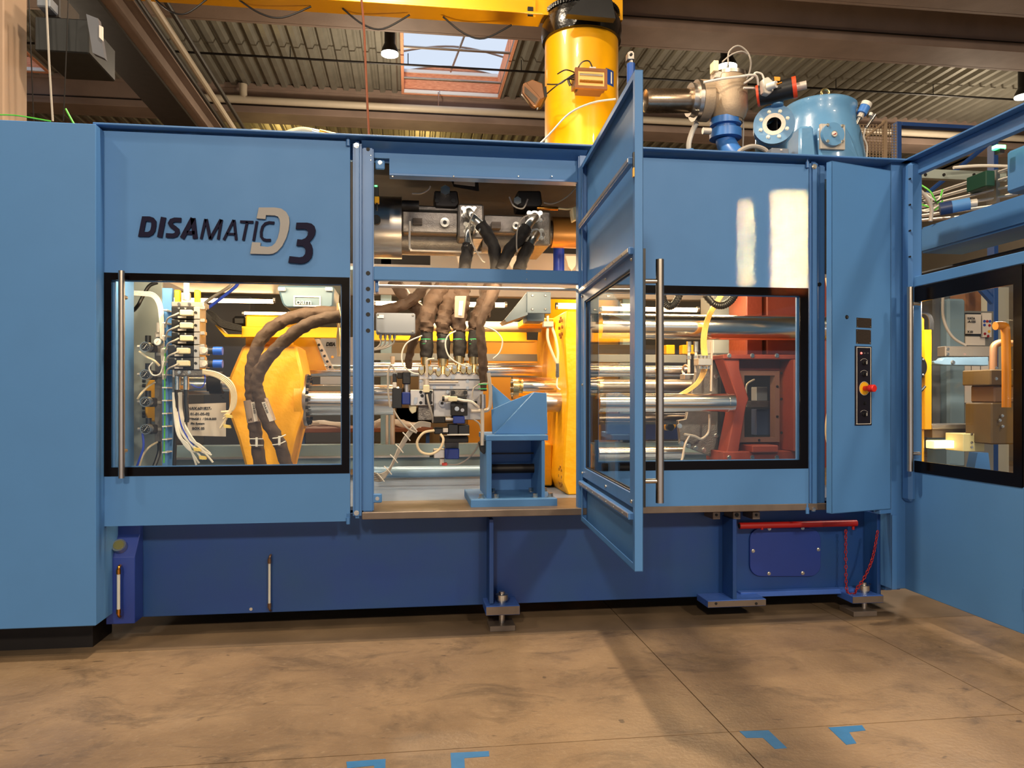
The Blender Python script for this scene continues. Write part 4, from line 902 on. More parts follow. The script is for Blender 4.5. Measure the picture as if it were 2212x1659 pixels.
# yellow crosshead
cr = thing('yellow_crosshead', 'big yellow hexagonal cast crosshead with a bolted flange in the left window', 'casting', W(573, 1005, 5.8))
B().prism([(525, 744), (640, 744), (655, 812), (655, 895), (640, 935), (620, 1020), (532, 1020), (514, 949), (494, 893), (494, 816)], 5.8, 6.3, .02).build('hexagonal_body', YL, cr)
B().pbox(530, 728, 618, 760, 5.82, 6.2, .01).build('neck', YL, cr)
B().pbox(530, 681, 620, 712, 5.7, 6.2, .01).build('top_block', YS, cr)
B().pbox(522, 706, 742, 729, 5.66, 5.72, .003).build('tray_rail', YS, cr)
B().prism([(464, 702), (470, 702), (490, 722), (522, 722), (522, 728), (486, 728)], 5.66, 5.74, .002).build('tray_end', YS, cr)
B().pbox(501, 682, 532, 704, 5.9, 6.1, .02).build('black_end_cap', DK, cr)
xf = PX(652, 6.0); zf = PZ(652, 864, 6.0); mf = MPP(652, 6.0)
B().cyl((xf-.03, 6.0, zf), (xf+.025, 6.0, zf), 62*mf, n=40).build('flange_boss', YL, cr)
fl = B().cyl((xf+.025, 6.0, zf), (xf+.05, 6.0, zf), 56*mf, n=40).build('steel_flange', ST, cr)
for k in range(20):
    a = 2*pi*k/20; bolt(fl, (xf+.05, 6.0+cos(a)*50*mf, zf+sin(a)*50*mf), .012, axis=(1, 0, 0), h=.02, m=DK)
B().prism([(462, 700), (450, 690), (436, 672), (440, 668), (456, 684), (478, 694), (520, 708), (520, 716), (486, 712)], 5.62, 5.66).build('cable_tray_strip', DK, cr)
t = B()
for k in range(8): t.ptube([(437, 668+k*1.5, 5.64), (462, 676+k*2.2, 5.62), (480, 692+k*2, 5.61), (522, 704+k*1.6, 5.62)], 1.3, n=5)
t.build('cable_loom', SLB, label='dark cable loom running into the yellow tray', cat='cable')
def chrome(pa, pb, py, rp, Y, label, name='chrome_rod', m=CH, bands=(), n=40):
    r = thing(name, label, 'rod', W((pa+pb)/2, py+rp, Y)); B().hx(pa, pb, py, rp, Y, n).build('bar', m, r)
    for a, b, k in bands: B().hx(a, b, py, rp*k, Y, n).build('collar', m, r)
    return r
chrome(660, 850, 864, 33, 6.0, 'thick polished rod right of the yellow crosshead flange')
chrome(662, 1190, 801, 13.5, 6.55, 'polished rod at mid height behind the valve manifold')
chrome(800, 1215, 788, 4, 6.7, 'thin upper polished rod behind the valve manifold')
# fabric sleeved hoses of the left window
hz = lambda L, Y: [(220+a*.2772, 580+b*.2773, Y+(c if c else 0)) for a, b, c in [(q+(0,))[:3] for q in L]]
def hose(pts, rp, label, m=SL, name='sleeved_hose', **k): return B().ptube(pts, rp, n=14, wr=.09, sub=8, **k).build(name, m, label=label, cat='hose', group='fabric sleeved hydraulic hoses')
hose(hz([(1860, 345), (1680, 345), (1500, 375), (1360, 440), (1250, 540), (1190, 670), (1165, 800), (1165, 920), (1170, 1030), (1185, 1180), (1200, 1290), (1215, 1400), (1232, 1560)], 5.2), 13.5, 'left brown sleeved hose arching over the yellow crosshead')
hose(hz([(1860, 370), (1700, 400), (1560, 460), (1430, 560), (1310, 680), (1230, 800), (1205, 920), (1235, 1020), (1275, 1160), (1340, 1280), (1400, 1400), (1440, 1560)], 5.08), 13.5, 'right brown sleeved hose crossing the yellow crosshead', seed=3)
for i, (a, b, l) in enumerate((((541, 864), (549, 912), 'left'), ((564, 864), (582, 912), 'right'))):
    r = thing('clear_label_sleeve', 'clear %s label sleeve around the sleeved hoses, printed with part numbers' % l, 'sleeve', W(b[0], b[1], 5.08))
    p = [W(a[0]+(b[0]-a[0])*k/3, a[1]+(b[1]-a[1])*k/3, 5.2 if i == 0 else 5.09) for k in range(4)]; B().tube(p, 15.0*MPP(550, 5.1), n=16, sub=3).build('sleeve', mat('clear_sleeve', (158, 138, 122), .25, .1), r)
    B().prism([(a[0]+1, a[1]+5), (a[0]+9, a[1]+4), (b[0]+8, b[1]-3), (b[0], b[1]-1)], 5.13 if i == 0 else 5.02, 5.135 if i == 0 else 5.025).build('label', PAPER, r)
    text('D3-B-555', W(a[0]+4, a[1]+8, 5.125 if i == 0 else 5.015), .012, INKB, 'printed_number', r, rot=radians(-82 if i == 0 else -70), bold=.0003)
for px, py, a, l in ((554, 955, 0, 'left'), (603, 952, 20, 'right')):
    r = thing('hose_clip', 'white buckle clip around the %s sleeved hose low in the left window' % l, 'clip', W(px, py+10, 5.0)); Yc = 5.12 if l == 'left' else 5.0
    for dy in (-7, 7): B().ptube([(px-14, py+dy+a*.1, Yc), (px, py+dy, Yc-.02), (px+14, py+dy-a*.3, Yc)], 1.3, n=5).build('band', WHT, r)
    B().pbox(px-2.5, py-10, px+2.5, py+10, Yc-.03, Yc-.02, .002).build('buckle', WHT, r)
# pump cover with embossed letters
pc = thing('pump_cover', 'blue grey moulded cover with embossed letters at the top right of the left window', 'cover', W(662, 664, 5.4))
B().prism([(598, 616), (722, 618), (720, 662), (712, 665), (618, 665), (610, 657)], 5.4, 5.8, .012).build('cover_body', mat('cover_grey_blue', (84, 110, 128), .4), pc)
B().frame((634, 639, 693, 662), (637, 642, 690, 659), 5.39, 5.4).build('embossed_frame', LAB, pc)
text('oam', W(639, 657.5, 5.385), 15*MPP(660, 5.4)*.8, LAB, 'embossed_letters', pc, sx=1.15, ext=.006)
for px in (608, 710): B().pbox(px-8, 620, px+8, 628, 5.36, 5.4, .004).build('white_clip', WHT, pc)
t = B()
for k in range(5): t.ptube([(730, 655, 5.1), (732+(k % 2)*4-2, 690, 5.1), (733-(k % 2)*4, 730, 5.1), (731+k, 770, 5.1)][:4], 3-k*.3, n=6)
t.build('brass_chain_hose', mat('pale_brass', (216, 180, 130), .3, .8), label='bright brass coloured fittings column at the right edge of the left window', cat='fitting')
for i, (p, m) in enumerate((([(427, 668), (455, 645), (492, 622), (500, 614)], ALU), ([(440, 672), (470, 650), (506, 622), (514, 612)], MATS['blue_hose']))):
    B().ptube([(*q, 5.9) for q in p], 3.5, n=8).build('slanting_tube', m, label=['silver slanting tube above the dark cable loom', 'blue slanting hose above the dark cable loom'][i], cat='tube')
# slanted drilled brace + banner behind
r = thing('drilled_brace', 'slanted steel brace with a row of studs behind the right sleeved hose', 'brace', W(700, 800, 6.4)); B().prism([(680, 732), (690, 732), (722, 800), (712, 800)], 6.4, 6.44).build('brace_bar', LAB, r)
for k in range(5): pbolt(r, 689+k*6, 745+k*12, 6.4, 2.4, m=DK)
r = thing('yellow_web', 'yellow slanted web plate with studs right behind the yellow crosshead', 'plate', W(660, 800, 6.45)); B().prism([(627, 730), (678, 730), (705, 800), (650, 800)], 6.45, 6.5).build('web_plate', YS, r)
for k in range(6): pbolt(r, 632+k*3.5, 740+k*10, 6.45, 2, m=ZINC, dome=True)

# ---------------- open bay, upper compartment ----------------------
ac = thing('steel_drum', 'dented bare steel drum at the left of the dark upper compartment', 'drum', W(835, 560, 5.6))
B().hx(790, 868, 492, 66, 5.6, 48).build('shell', ST, ac); B().dy(812, 474, 10, 5.2, 5.24, 24).build('hole', HOLE, ac)
pu = thing('pump_casting', 'grey cast iron double hydraulic pump in the upper compartment', 'pump', W(1010, 552, 5.5))
B().pbox(868, 444, 992, 456, 5.5, 6.0, .01).build('left_shoulder', CAST, pu)
B().pbox(869, 457, 989, 503, 5.45, 6.0, .008).build('left_body', CAST, pu)
B().hx(868, 1010, 520, 32, 5.7, 32).build('lower_barrel', CAST, pu)
B().pbox(990, 440, 1045, 515, 5.4, 6.0, .012).build('port_block', CAST, pu)
B().pbox(1045, 465, 1140, 503, 5.5, 6.0, .008).build('right_body', CAST, pu)
B().hx(1040, 1150, 518, 30, 5.72, 32).build('right_barrel', CAST, pu)
B().pbox(1138, 455, 1190, 530, 5.42, 6.0, .012).build('right_port_block', CAST, pu)
for px, py, rp in ((961, 480, 10), (1115, 487, 8)): q = B().dy(px, py, rp, 5.42, 5.5, 24).build('plug', ZINC, pu); B().dy(px, py, rp*.45, 5.415, 5.42, 6).build('socket', HOLE, q)
for px, py in ((902, 478), (1072, 486)): B().pbox(px-10, py-7, px+10, py+7, 5.43, 5.45 if px < 1000 else 5.5).build('data_plate', NP, pu)
for k in (0, 1): B().prism([(938+k*180, 412), (988+k*180, 412), (992+k*180, 440), (985+k*180, 448), (940+k*180, 446)], 5.45, 5.7, .008).build('cover_block', DK, pu)
q = B().dy(962, 410, 11, 5.36, 5.45, 6).build('hexagon_plug', ZINC, pu); B().dy(1118, 433, 9, 5.38, 5.45, 6).build('hexagon_plug', ZINC, pu)
for px in (944, 979): B().dy(px, 433, 4.5, 5.43, 5.46, 12).build('cap_screw', BK, pu)
B().hx(868, 905, 445, 12, 5.45, 16).build('dark_stub', DK, pu)
for i, (px, py) in enumerate(((1013, 458), (1018, 492), (1155, 468), (1158, 506))):
    f = B().dy(px, py, 13, 5.33, 5.42, 20).build('split_flange', ZINC, pu)
    for sx in (-1, 1):
        for sy in (-1, 1): pbolt(f, px+sx*12, py+sy*8, 5.36, 4)
mo = thing('bronze_motor', 'bronze coloured motor end at the right of the upper compartment', 'motor', W(1220, 536, 5.7)); B().hx(1190, 1262, 503, 33, 5.7, 32).build('barrel', mat('bronze_paint', (170, 120, 62), .4, .5), mo); B().hx(1184, 1196, 503, 26, 5.7, 24).build('end_ring', CAST, mo)
for i, (p, e, l) in enumerate((([(1013, 458, 5.33), (1022, 470, 5.22), (1038, 485, 5.2)], [(1038, 485, 5.2), (1055, 510, 5.18), (1068, 540, 5.16), (1072, 590, 5.16)], 'black sleeved hose slanting down to the right from the upper pump port'),
        ([(1018, 492, 5.33), (1013, 505, 5.24), (1012, 530, 5.2)], [(1012, 530, 5.2), (1008, 550, 5.18), (1003, 585, 5.16)], 'black sleeved hose hanging straight under the pump port'),
        ([(1155, 468, 5.33), (1145, 480, 5.24), (1137, 492, 5.2)], [(1137, 492, 5.2), (1122, 515, 5.18), (1098, 545, 5.16), (1078, 585, 5.14)], 'black sleeved hose slanting down to the left from the right pump port'),
        ([(1158, 506, 5.33), (1150, 518, 5.24), (1143, 530, 5.2)], [(1143, 530, 5.2), (1132, 552, 5.18), (1120, 585, 5.16)], 'lowest black sleeved hose under the right pump port'))):
    r = thing('pump_hose', l, 'hose', W(e[-1][0], e[-1][1], 5.16), 'black sleeved hoses on the pump'); B().ptube(p, 9.5, n=14).build('metal_elbow', ZINC, r); B().ptube(e, 13.5, n=14, wr=.08, sub=7, seed=i).build('sleeve', SLB, r)
    B().cyl(W(e[0][0], e[0][1], 5.2), (W(e[0][0], e[0][1], 5.2)*.55+W(e[1][0], e[1][1], 5.18)*.45), 12.6*MPP(1050, 5.2), n=16).build('ferrule', ST, r)
B().ptube([(885, 478, 5.35), (885, 530, 5.35), (889, 540, 5.35), (900, 541, 5.35), (1040, 545, 5.35)], 2.4, n=8).build('steel_pipe', ALU, label='thin bent steel pipe along the foot of the pump', cat='pipe')
for i, (p, l) in enumerate((([(1030, 450), (1015, 480), (1018, 520), (1040, 560), (1048, 566)], 'thin grey safety cable looping under the left pump hose'), ([(1160, 462), (1130, 470), (1118, 495), (1116, 530), (1118, 545)], 'thin grey safety cable beside the right pump hose'), ([(1250, 398), (1225, 425), (1195, 440), (1175, 438)], 'grey wires coming in at the upper right of the compartment'), ([(890, 418), (910, 418), (925, 410), (930, 402)], 'short white wire curl left of the hexagon plug'), ([(1040, 380), (1000, 385), (965, 378)], 'white wire near the label plate of the compartment'), ([(1100, 425), (1110, 445), (1130, 450), (1140, 430)], 'thin wire loop above the right pump body'))):
    B().ptube([(*q, 5.12) for q in p], 1.6, n=6).build('thin_cable', GREYC, label=l, cat='cable')
r = thing('label_plate', 'small silver rating plate at the top of the dark compartment', 'plate', W(1002, 402, 5.4)); B().prism([(972, 384), (1033, 392), (1035, 412), (980, 402)], 5.4, 5.42).build('bracket', DK, r); B().prism([(981, 386), (1026, 390), (1026, 402), (981, 397)], 5.39, 5.4).build('plate', LAB, r)
r = thing('sensor_connector', 'black and yellow sensor plug with a green light at the compartment left side', 'sensor', W(814, 440, 5.0)); B().pbox(809, 402, 818, 424, 5.0, 5.03, .002).build('black_body', BK, r); B().pbox(809, 424, 819, 438, 4.99, 5.03, .003).build('yellow_body', YS, r); B().pbox(809, 400, 815, 402.5, 4.99, 5.0).build('green_light', emit('green_led_glow', (60, 255, 120), 3), r); B().vz(814, 438, 455, 2, 5.0, 8).build('lead', BK, r)
r = thing('valve_cluster', 'small brass and steel valve fittings at the right of the compartment', 'valve', W(1215, 455, 5.4)); B().hx(1160, 1205, 450, 4, 5.4).build('brass_body', BRASS, r); B().prism([(1236, 448), (1250, 443), (1251, 470), (1240, 476), (1238, 465)], 5.35, 5.45, .006).build('cream_elbow', CRM, r); B().ptube([(1205, 450, 5.4), (1225, 452, 5.4), (1238, 450, 5.4)], 2, n=6).build('lead', CRM, r)
B().vz(1207, 530, 590, 12, 5.9, 24).build('blue_pipe', mat('bright_blue_pipe', (30, 60, 170), .35), label='upright bright blue pipe at the lower right of the compartment', cat='pipe')
B().pbox(930, 545, 1250, 600, 6.3, 6.35).build('grey_tank_wall', mat('light_tank_grey', (176, 170, 166), .5), label='light grey tank wall below the pump', cat='tank')
for i, px in enumerate((1000, 1110, 1235)): B().prism([(px-14, 552), (px+14, 552), (px+8, 575), (px, 585), (px-8, 575)], 5.7, 5.73, .003).build('lifting_plate', mat('cream_plate', (206, 190, 170), .5), label=['left', 'middle', 'right'][i]+' cream pear shaped plate hanging below the pump', cat='plate')
for k in range(4): B().hx(870+k*3, 1250, 392+k*9, 4.5, 5.9+k*.05, 10).build('dark_tube', DK, label=['topmost', 'second', 'third', 'lowest'][k]+' dark tube running across the back of the upper compartment', cat='tube', group='dark tubes at the compartment back')

# ---------------- open bay, lower compartment ----------------------
zq8 = lambda L, Y: [(780+a*.3436, 570+b*.3436, Y) for a, b in L]
jb = thing('junction_box', 'grey junction box with four cable glands beside the brown hoses', 'box', W(853, 721, 5.15))
B().pbox(812, 676, 897, 721, 5.15, 5.3, .006, seg=2).build('box_lid', BBOX, jb); B().pbox(815, 680, 829, 687, 5.146, 5.15).build('white_label', PAPER, jb)
for px in (817, 892):
    for py in (681, 716): pbolt(jb, px, py, 5.15, 2.4, dome=True)
for k in range(4): g = B().vz(822+k*10, 721, 731, 3.6, 5.2, 8).build('cable_gland', ZINC, jb); B().ptube([(822+k*10, 731, 5.2), (822+k*9, 742, 5.2), (812+k*6, 752, 5.2), (796, 752+k*2, 5.2)], 2, n=6).build('gland_cable', GREYC, g)
labs = ['left', 'second from left', 'third from left', 'fourth from left']
top_pts = [[(560, 90), (500, 170), (440, 250), (415, 350), (412, 430)], [(610, 100), (560, 220), (535, 300), (518, 380), (515, 440)], [(600, 90), (625, 170), (628, 260), (615, 350), (617, 430)], [(840, 90), (800, 200), (765, 290), (728, 350), (712, 420)]]
ends = [(408, 592), (515, 600), (616, 585), (710, 590)]
for i, (tp, e) in enumerate(zip(top_pts, ends)):
    r = thing('manifold_hose', labs[i]+' of the four brown sleeved hoses standing on the silver manifold', 'hose', W(780+e[0]*.3436, 570+(e[1]+90)*.3436, 5.2), 'brown sleeved hoses on the manifold')
    pts = zq8(tp, 5.22); pts = [(a, b, 5.36-.1*min(1, k/3)) for k, (a, b, c_) in enumerate(pts)]
    rs = [20, 19, 18, 16, 13]
    B().ptube(pts, rs, n=16, wr=.16, sub=8, seed=i).build('upper_sleeve', SL, r)
    l2 = [(pts[-1][0], pts[-1][1], 5.26), ((pts[-1][0]+780+e[0]*.3436)/2+1, 750, 5.25), (780+e[0]*.3436, 570+e[1]*.3436, 5.24)]
    B().ptube(l2, [13, 15, 12.5], n=16, wr=.07, sub=7, seed=i+5).build('lower_sleeve', SLB, r)
    cx_, cy_ = pts[-1][0], 570+490*.3436
    B().vz(cx_, cy_-4, cy_+4, 12.5, 5.25, 20).build('metal_band', ST, r)
    for dy in (-5, 5): B().torus(W(cx_, cy_+dy, 5.25), 12.5*MPP(cx_, 5.25), .003, (0, 0, 1), 20, 5).build('green_ring', GRB, r)
    ex, ey = 780+e[0]*.3436, 570+e[1]*.3436
    B().vz(ex, ey-2, ey+14, 11, 5.24, 20).build('ferrule', GOLD, r)
    f = B().vz(ex, ey+13, ey+32, 12, 5.24, 16, r2=8).build('flange_neck', GOLD, r)
    for sx in (-1, 1): B().prism([(ex+sx*3, ey+14), (ex+sx*16, ey+20), (ex+sx*16, ey+32), (ex+sx*10, ey+38), (ex+sx*3, ey+32)], 5.17, 5.26, .004).build('clamp_half', GOLD, f); pbolt(f, ex+sx*10, ey+22, 5.17, 3.2)
# other sleeved hoses
def h8(L, Y, rp, label, m=SL, seed=0): return B().ptube([(780+a*.3436, 570+b*.3436, Y) for a, b in L], rp, n=12, wr=.14, sub=7, seed=seed).build('sleeved_hose', m, label=label, cat='hose', group='fabric sleeved hydraulic hoses')
h8([(850, 130), (800, 250), (750, 380), (758, 500), (765, 620), (768, 700), (772, 800)], 5.12, [12, 11, 9, 10, 10, 9, 6], 'long thin dark sleeved hose in front, right of the four brown hoses', SL, 2)
h8([(60, 300), (200, 280), (300, 240), (370, 180), (420, 100)], 5.7, 12, 'brown sleeved hose sweeping left behind the junction box', SL, 4)
h8([(480, 220), (400, 330), (350, 420), (318, 520), (300, 600), (300, 660)], 5.5, [14, 13, 11, 9, 8, 7], 'brown sleeved hose dropping behind the left of the manifold', SL, 6)
h8([(200, 100), (300, 230), (380, 300)], 5.8, 14, 'short brown sleeved hose bent behind the left header', SL, 8)
r = thing('hose_label', 'clear printed label sleeve high on the third brown hose', 'label', W(995, 685, 5.15)); B().prism([(983, 639), (1008, 639), (1003, 688), (981, 686)], 5.17, 5.19, .004).build('clear_sleeve', MATS['clear_sleeve'], r); text('D3-A-102', W(998, 642, 5.165), .016, INKB, 'printed_number', r, rot=radians(-95), bold=.0003) if False else B().prism([(992, 650), (1001, 650), (998, 682), (990, 681)], 5.165, 5.17).build('label_strip', PAPER, r)
# manifold
mf_ = thing('hydraulic_manifold', 'bright steel hydraulic manifold block carrying solenoid valves', 'manifold', W(968, 908, 5.25))
B().pbox(905, 807, 1040, 820, 5.2, 5.42, .004).build('top_plate', ALU, mf_)
B().pbox(905, 820, 1040, 841, 5.22, 5.42, .003).build('upper_block', ALU, mf_)
B().pbox(936, 841, 1044, 907, 5.25, 5.42, .003).build('lower_block', ALU, mf_)
for px, py in ((937, 815), (978, 815), (909, 823), (910, 837), (938, 837), (975, 837), (1010, 824), (1010, 838), (967, 847)): pbolt(mf_, px, py, 5.2 if py < 818 else 5.22, 4 if py < 820 else 3)
for px, py in ((955, 871), (1028, 869)): q = B().dy(px, py, 7.5, 5.22, 5.26, 24).build('port_plug', ST, mf_); B().dy(px, py, 3.5, 5.215, 5.22, 6).build('socket', HOLE, q)
B().ptube([(922, 815, 5.15), (922, 785, 5.15), (925, 777, 5.15), (938, 775, 5.15)], 2.6, n=8).build('bent_pipe', LAB, mf_); B().hx(925, 990, 825, 2.4, 5.17, 8).build('cross_pipe', LAB, mf_)
# silver valve plate with solenoid at left
v1 = thing('solenoid_valve', 'horizontal solenoid valve with blue coil and silver plate at the left of the manifold', 'valve', W(880, 880, 5.2))
q = B().pbox(886, 842, 936, 876, 5.16, 5.3, .003).build('valve_plate', WHT if False else ALU, v1)
for px, py in ((909, 847), (931, 847), (909, 870), (931, 870), (912, 855)): B().dy(px, py, 3.6, 5.155, 5.17, 12).build('screw_hole', BK, q)
B().prism([(896, 858), (902, 858), (901, 870), (896, 874), (893, 870)], 5.15, 5.16).build('adjuster', ZINC, q)
B().pbox(868, 847, 886, 874, 5.12, 5.28, .006).build('blue_coil', VB, v1)
B().pbox(847, 838, 868, 882, 5.12, 5.28, .004).build('black_coil', BK, v1)
B().pbox(869, 803, 887, 830, 5.14, 5.24, .006).build('connector_top', BK, v1); B().vz(878, 829, 847, 8.5, 5.19, 18).build('steel_sleeve', ST, v1)
B().pbox(848, 807, 857, 828, 5.16, 5.2, .003).build('cable_plug', BK, v1); B().pbox(848, 826, 857, 838, 5.15, 5.2, .003).build('clear_plug', LAB, v1); B().pbox(858, 805, 870, 818, 5.17, 5.22, .003).build('lever_block', DK, v1)
B().pbox(903, 876, 935, 908, 5.2, 5.36, .004).build('grey_block', CAST, v1)
B().ptube([(852, 805, 5.1), (850, 795, 5.1), (843, 790, 5.1), (838, 810, 5.1), (839, 850, 5.1), (843, 880, 5.1)], 2, n=6).build('looped_cable', GREYC, v1)
p_ = B().prism([(883, 874), (900, 876), (899, 890), (890, 894), (884, 886)], 5.18, 5.26, .004).build('cream_fitting', CRM, v1)
# cream connector on front
v2 = thing('upright_connector', 'cream cable connector standing on the silver valve plate', 'connector', W(920, 854, 5.1))
B().vz(921, 820, 833, 6, 5.13, 14).build('steel_body', LAB, v2); B().pbox(914, 832, 928, 848, 5.1, 5.16, .004).build('cream_plug', CRM, v2); B().pbox(918, 848, 932, 874, 5.12, 5.16, .003).build('blue_black_body', BK, v2)
B().ptube([(922, 852, 5.09), (926, 872, 5.08), (934, 898, 5.1), (935, 912, 5.15)], 2.2, n=6).build('lead', GREYC, v2)
v3 = thing('proportional_valve', 'black valve with cream plug and blue coil in the centre of the manifold', 'valve', W(994, 910, 5.2))
B().pbox(975, 843, 1010, 856, 5.16, 5.3, .003).build('top_cap', CAST, v3)
q = B().pbox(975, 868, 1010, 898, 5.12, 5.3, .003).build('black_body', DK, v3)
for px, py in ((979, 848), (1005, 848), (979, 874), (1005, 874)): B().dy(px, py, 4.6, 5.115, 5.125, 14).build('screw_hole', BK, q)
B().pbox(980, 856, 1008, 870, 5.14, 5.28, .003).build('coil', BK, v3)
pbolt(q, 987, 883, 5.12, 4); B().dy(999, 886, 4, 5.115, 5.12, 12).build('adjuster_screw', ST, q)
B().hx(955, 972, 861, 7, 5.12, 18).build('steel_sleeve', LAB, v3); B().hx(955, 960, 861, 5.5, 5.11, 14).build('black_cap', BK, v3); B().pbox(969, 856, 988, 867, 5.07, 5.13, .004).build('cream_plug', CRM, v3)
B().ptube([(988, 862, 5.08), (1000, 865, 5.06), (1018, 868, 5.06), (1034, 880, 5.1)], 3, n=6).build('lead', WHT, v3)
B().pbox(979, 899, 1004, 915, 5.12, 5.26, .005).build('blue_coil', VB, v3); B().hx(962, 979, 906, 7, 5.18, 16).build('steel_stub', ST, v3); B().pbox(936, 900, 962, 914, 5.14, 5.22, .004).build('connector', DK, v3)
v4 = thing('large_solenoid_valve', 'large black solenoid valve slung under the manifold', 'valve', W(980, 945, 5.25))
B().pbox(938, 924, 968, 938, 5.15, 5.3, .006).build('left_coil', BK, v4); B().pbox(968, 916, 990, 940, 5.15, 5.35, .005).build('centre_body', BK, v4); B().pbox(990, 918, 1014, 940, 5.15, 5.35, .005).build('right_coil', BK, v4)
B().pbox(957, 925, 968, 934, 5.12, 5.15, .002).build('clear_plug', LAB, v4); B().pbox(952, 943, 1012, 956, 5.2, 5.4, .004).build('bottom_plate', DK, v4); B().hx(966, 1014, 939, 1.6, 5.14, 6).build('gasket', WHT, v4)
B().ptube([(938, 930, 5.12), (915, 935, 5.1), (901, 955, 5.1), (908, 975, 5.1), (930, 981, 5.1), (950, 970, 5.1), (958, 950, 5.1), (952, 938, 5.12)], 2.8, n=8).build('cable_loop', TUBE, v4)
v5 = thing('lower_solenoid_valve', 'blue solenoid valve hanging lowest under the manifold', 'valve', W(977, 992, 5.35))
B().pbox(962, 955, 991, 970, 5.35, 5.5, .003).build('neck', CAST, v5); B().pbox(961, 969, 992, 992, 5.3, 5.5, .006).build('blue_coil', VB, v5); B().pbox(937, 971, 961, 990, 5.34, 5.46, .004).build('silver_end', ALU, v5); B().hx(928, 937, 983, 5, 5.4, 10).build('black_knob', BK, v5)
B().pbox(950, 991, 960, 1005, 5.36, 5.42, .003).build('clear_connector', LAB, v5); B().pbox(955, 1000, 966, 1006, 5.34, 5.4, .002).build('red_tab', mat('red_tab', (220, 80, 70), .4), v5)
B().ptube([(966, 1003, 5.38), (990, 1003, 5.36), (1012, 990, 5.34), (1030, 968, 5.3), (1034, 955, 5.28)], 1.7, n=6).build('lead', GREYC, v5)
# ribbon of cables
t = B()
for k in range(5): t.ptube([(805, 1020+k*4, 5.05), (822, 1024+k*3.6, 5.05), (842-k, 1010+k*3, 5.05), (862, 965+k*3.2, 5.08), (885, 928+k*3.2, 5.1), (905, 912+k*2.4, 5.13), (930, 914+k*2, 5.16)], 1.9, n=5)
t.build('cable_ribbon', GREYC, label='flat ribbon of grey cables curving down to the lower left of the open bay', cat='cable')
t = B()
for px, py in ((822, 1030), (838, 1015), (851, 990), (863, 968), (878, 942), (893, 922)): t.ptube([(px-8, py-8, 5.02), (px, py, 5.01), (px+8, py+10, 5.02)], 1.4, n=5, sub=2)
t.build('cable_ties', WHT, label='pale cable ties along the flat grey cable ribbon', cat='cable tie', kind='stuff')
for i, (p, rr, m, l) in enumerate((([(912, 725), (880, 740), (868, 765), (872, 790), (890, 805), (905, 808)], 1.6, WHT, 'thin white wire loop left of the manifold'), ([(985, 715), (968, 725), (962, 745), (970, 770), (990, 785), (1005, 790)], 1.6, WHT, 'thin white wire loop between the brown hoses'), ([(1045, 705), (1070, 715), (1085, 735), (1080, 760), (1065, 775)], 1.6, WHT, 'thin white wire loop right of the thin dark hose'), ([(1020, 860), (1024, 838), (1045, 828), (1065, 832)], 1.6, GREYC, 'thin cable arch over the right edge of the manifold'), ([(1055, 805), (1059, 840), (1059, 870), (1055, 884), (1040, 888), (1018, 888)], 4, LAB, 'bent steel pipe right of the manifold'), ([(850, 885), (862, 905), (880, 925), (900, 935)], 2, GREYC, 'cable hanging from the left solenoid valve'), ([(1022, 905), (1035, 915), (1040, 930)], 1.8, GREYC, 'short cable at the lower right of the manifold'))):
    B().ptube([(*q, 5.08) for q in p], rr, n=8).build('steel_pipe' if 'pipe' in l else 'thin_cable', m, label=l, cat='pipe' if 'pipe' in l else 'cable')
r = thing('vertical_hose_end', 'steel hose tail with upright pipe hanging in front of the blue bracket', 'hose', W(1043, 965, 5.0)); B().vz(1043, 852, 882, 6.5, 5.02, 14).build('ferrule', ST, r); B().vz(1042, 880, 962, 4, 5.02, 14).build('pipe', LAB, r); B().prism([(1034, 955), (1052, 950), (1056, 965), (1046, 982), (1038, 975)], 5.04, 5.1, .004).build('black_bracket', BK, r)
for py in (830, 840): B().torus(W(1043, py, 5.05), 9*MPP(1043, 5.05), .003, (0, 0, 1), 18, 5).build('green_ring', GRB, r)
# rods behind and beams
chrome(800, 862, 848, 13, 5.75, 'short polished rod left of the black solenoid coil')
t = thing('yellow_tray', 'long yellow tray behind the brown hoses of the open bay', 'tray', W(970, 735, 6.2)); B().pbox(805, 716, 1138, 734, 6.2, 6.25, .003).build('tray_side', YS, t); B().pbox(805, 733, 1160, 736, 6.15, 6.3).build('tray_lip', YC, t)
r = thing('grey_tube', 'light grey horizontal tube above the yellow tray', 'tube', W(1030, 716, 6.3)); B().hx(896, 1168, 705, 11, 6.3, 24).build('tube_body', mat('light_grey_tube', (168, 172, 172), .4, .2), r)
B().pbox(800, 764, 1212, 779, 6.8, 6.84).build('flat_grey_rail', mat('pale_rail', (150, 156, 156), .4, .4), label='flat grey rail behind the hoses of the open bay', cat='rail')
chrome(1128, 1216, 834, 16, 5.95, 'polished rod entering the yellow plate')
r = thing('gold_sleeve_cylinder', 'large golden reflecting cylinder with a bolted collar left of the yellow plate', 'cylinder', W(1165, 850, 6.0)); B().hx(1115, 1214, 836, 21, 6.1, 40).build('barrel', mat('golden_chrome', (236, 196, 120), .18, 1), r); B().hx(1106, 1118, 838, 25, 6.1, 32).build('collar', GOLD, r)
for k in range(8): a = 2*pi*k/8; bolt(r, (PX(1106, 6.1), 6.1+cos(a)*.065, PZ(1112, 838, 6.1)+sin(a)*.065), .008, axis=(-1, 0, 0))
r = chrome(1180, 1222, 869, 21, 5.75, 'thick ribbed steel boss in front of the yellow plate', 'steel_boss', ST, ((1176, 1182, 1.06), (1205, 1207, 1.03)))
B().hx(805, 1045, 1019, 12, 6.2, 32).build('blue_pipe', mat('blue_grey_pipe', (128, 158, 184), .3, .2), label='thick blue grey pipe across the foot of the open bay', cat='pipe')
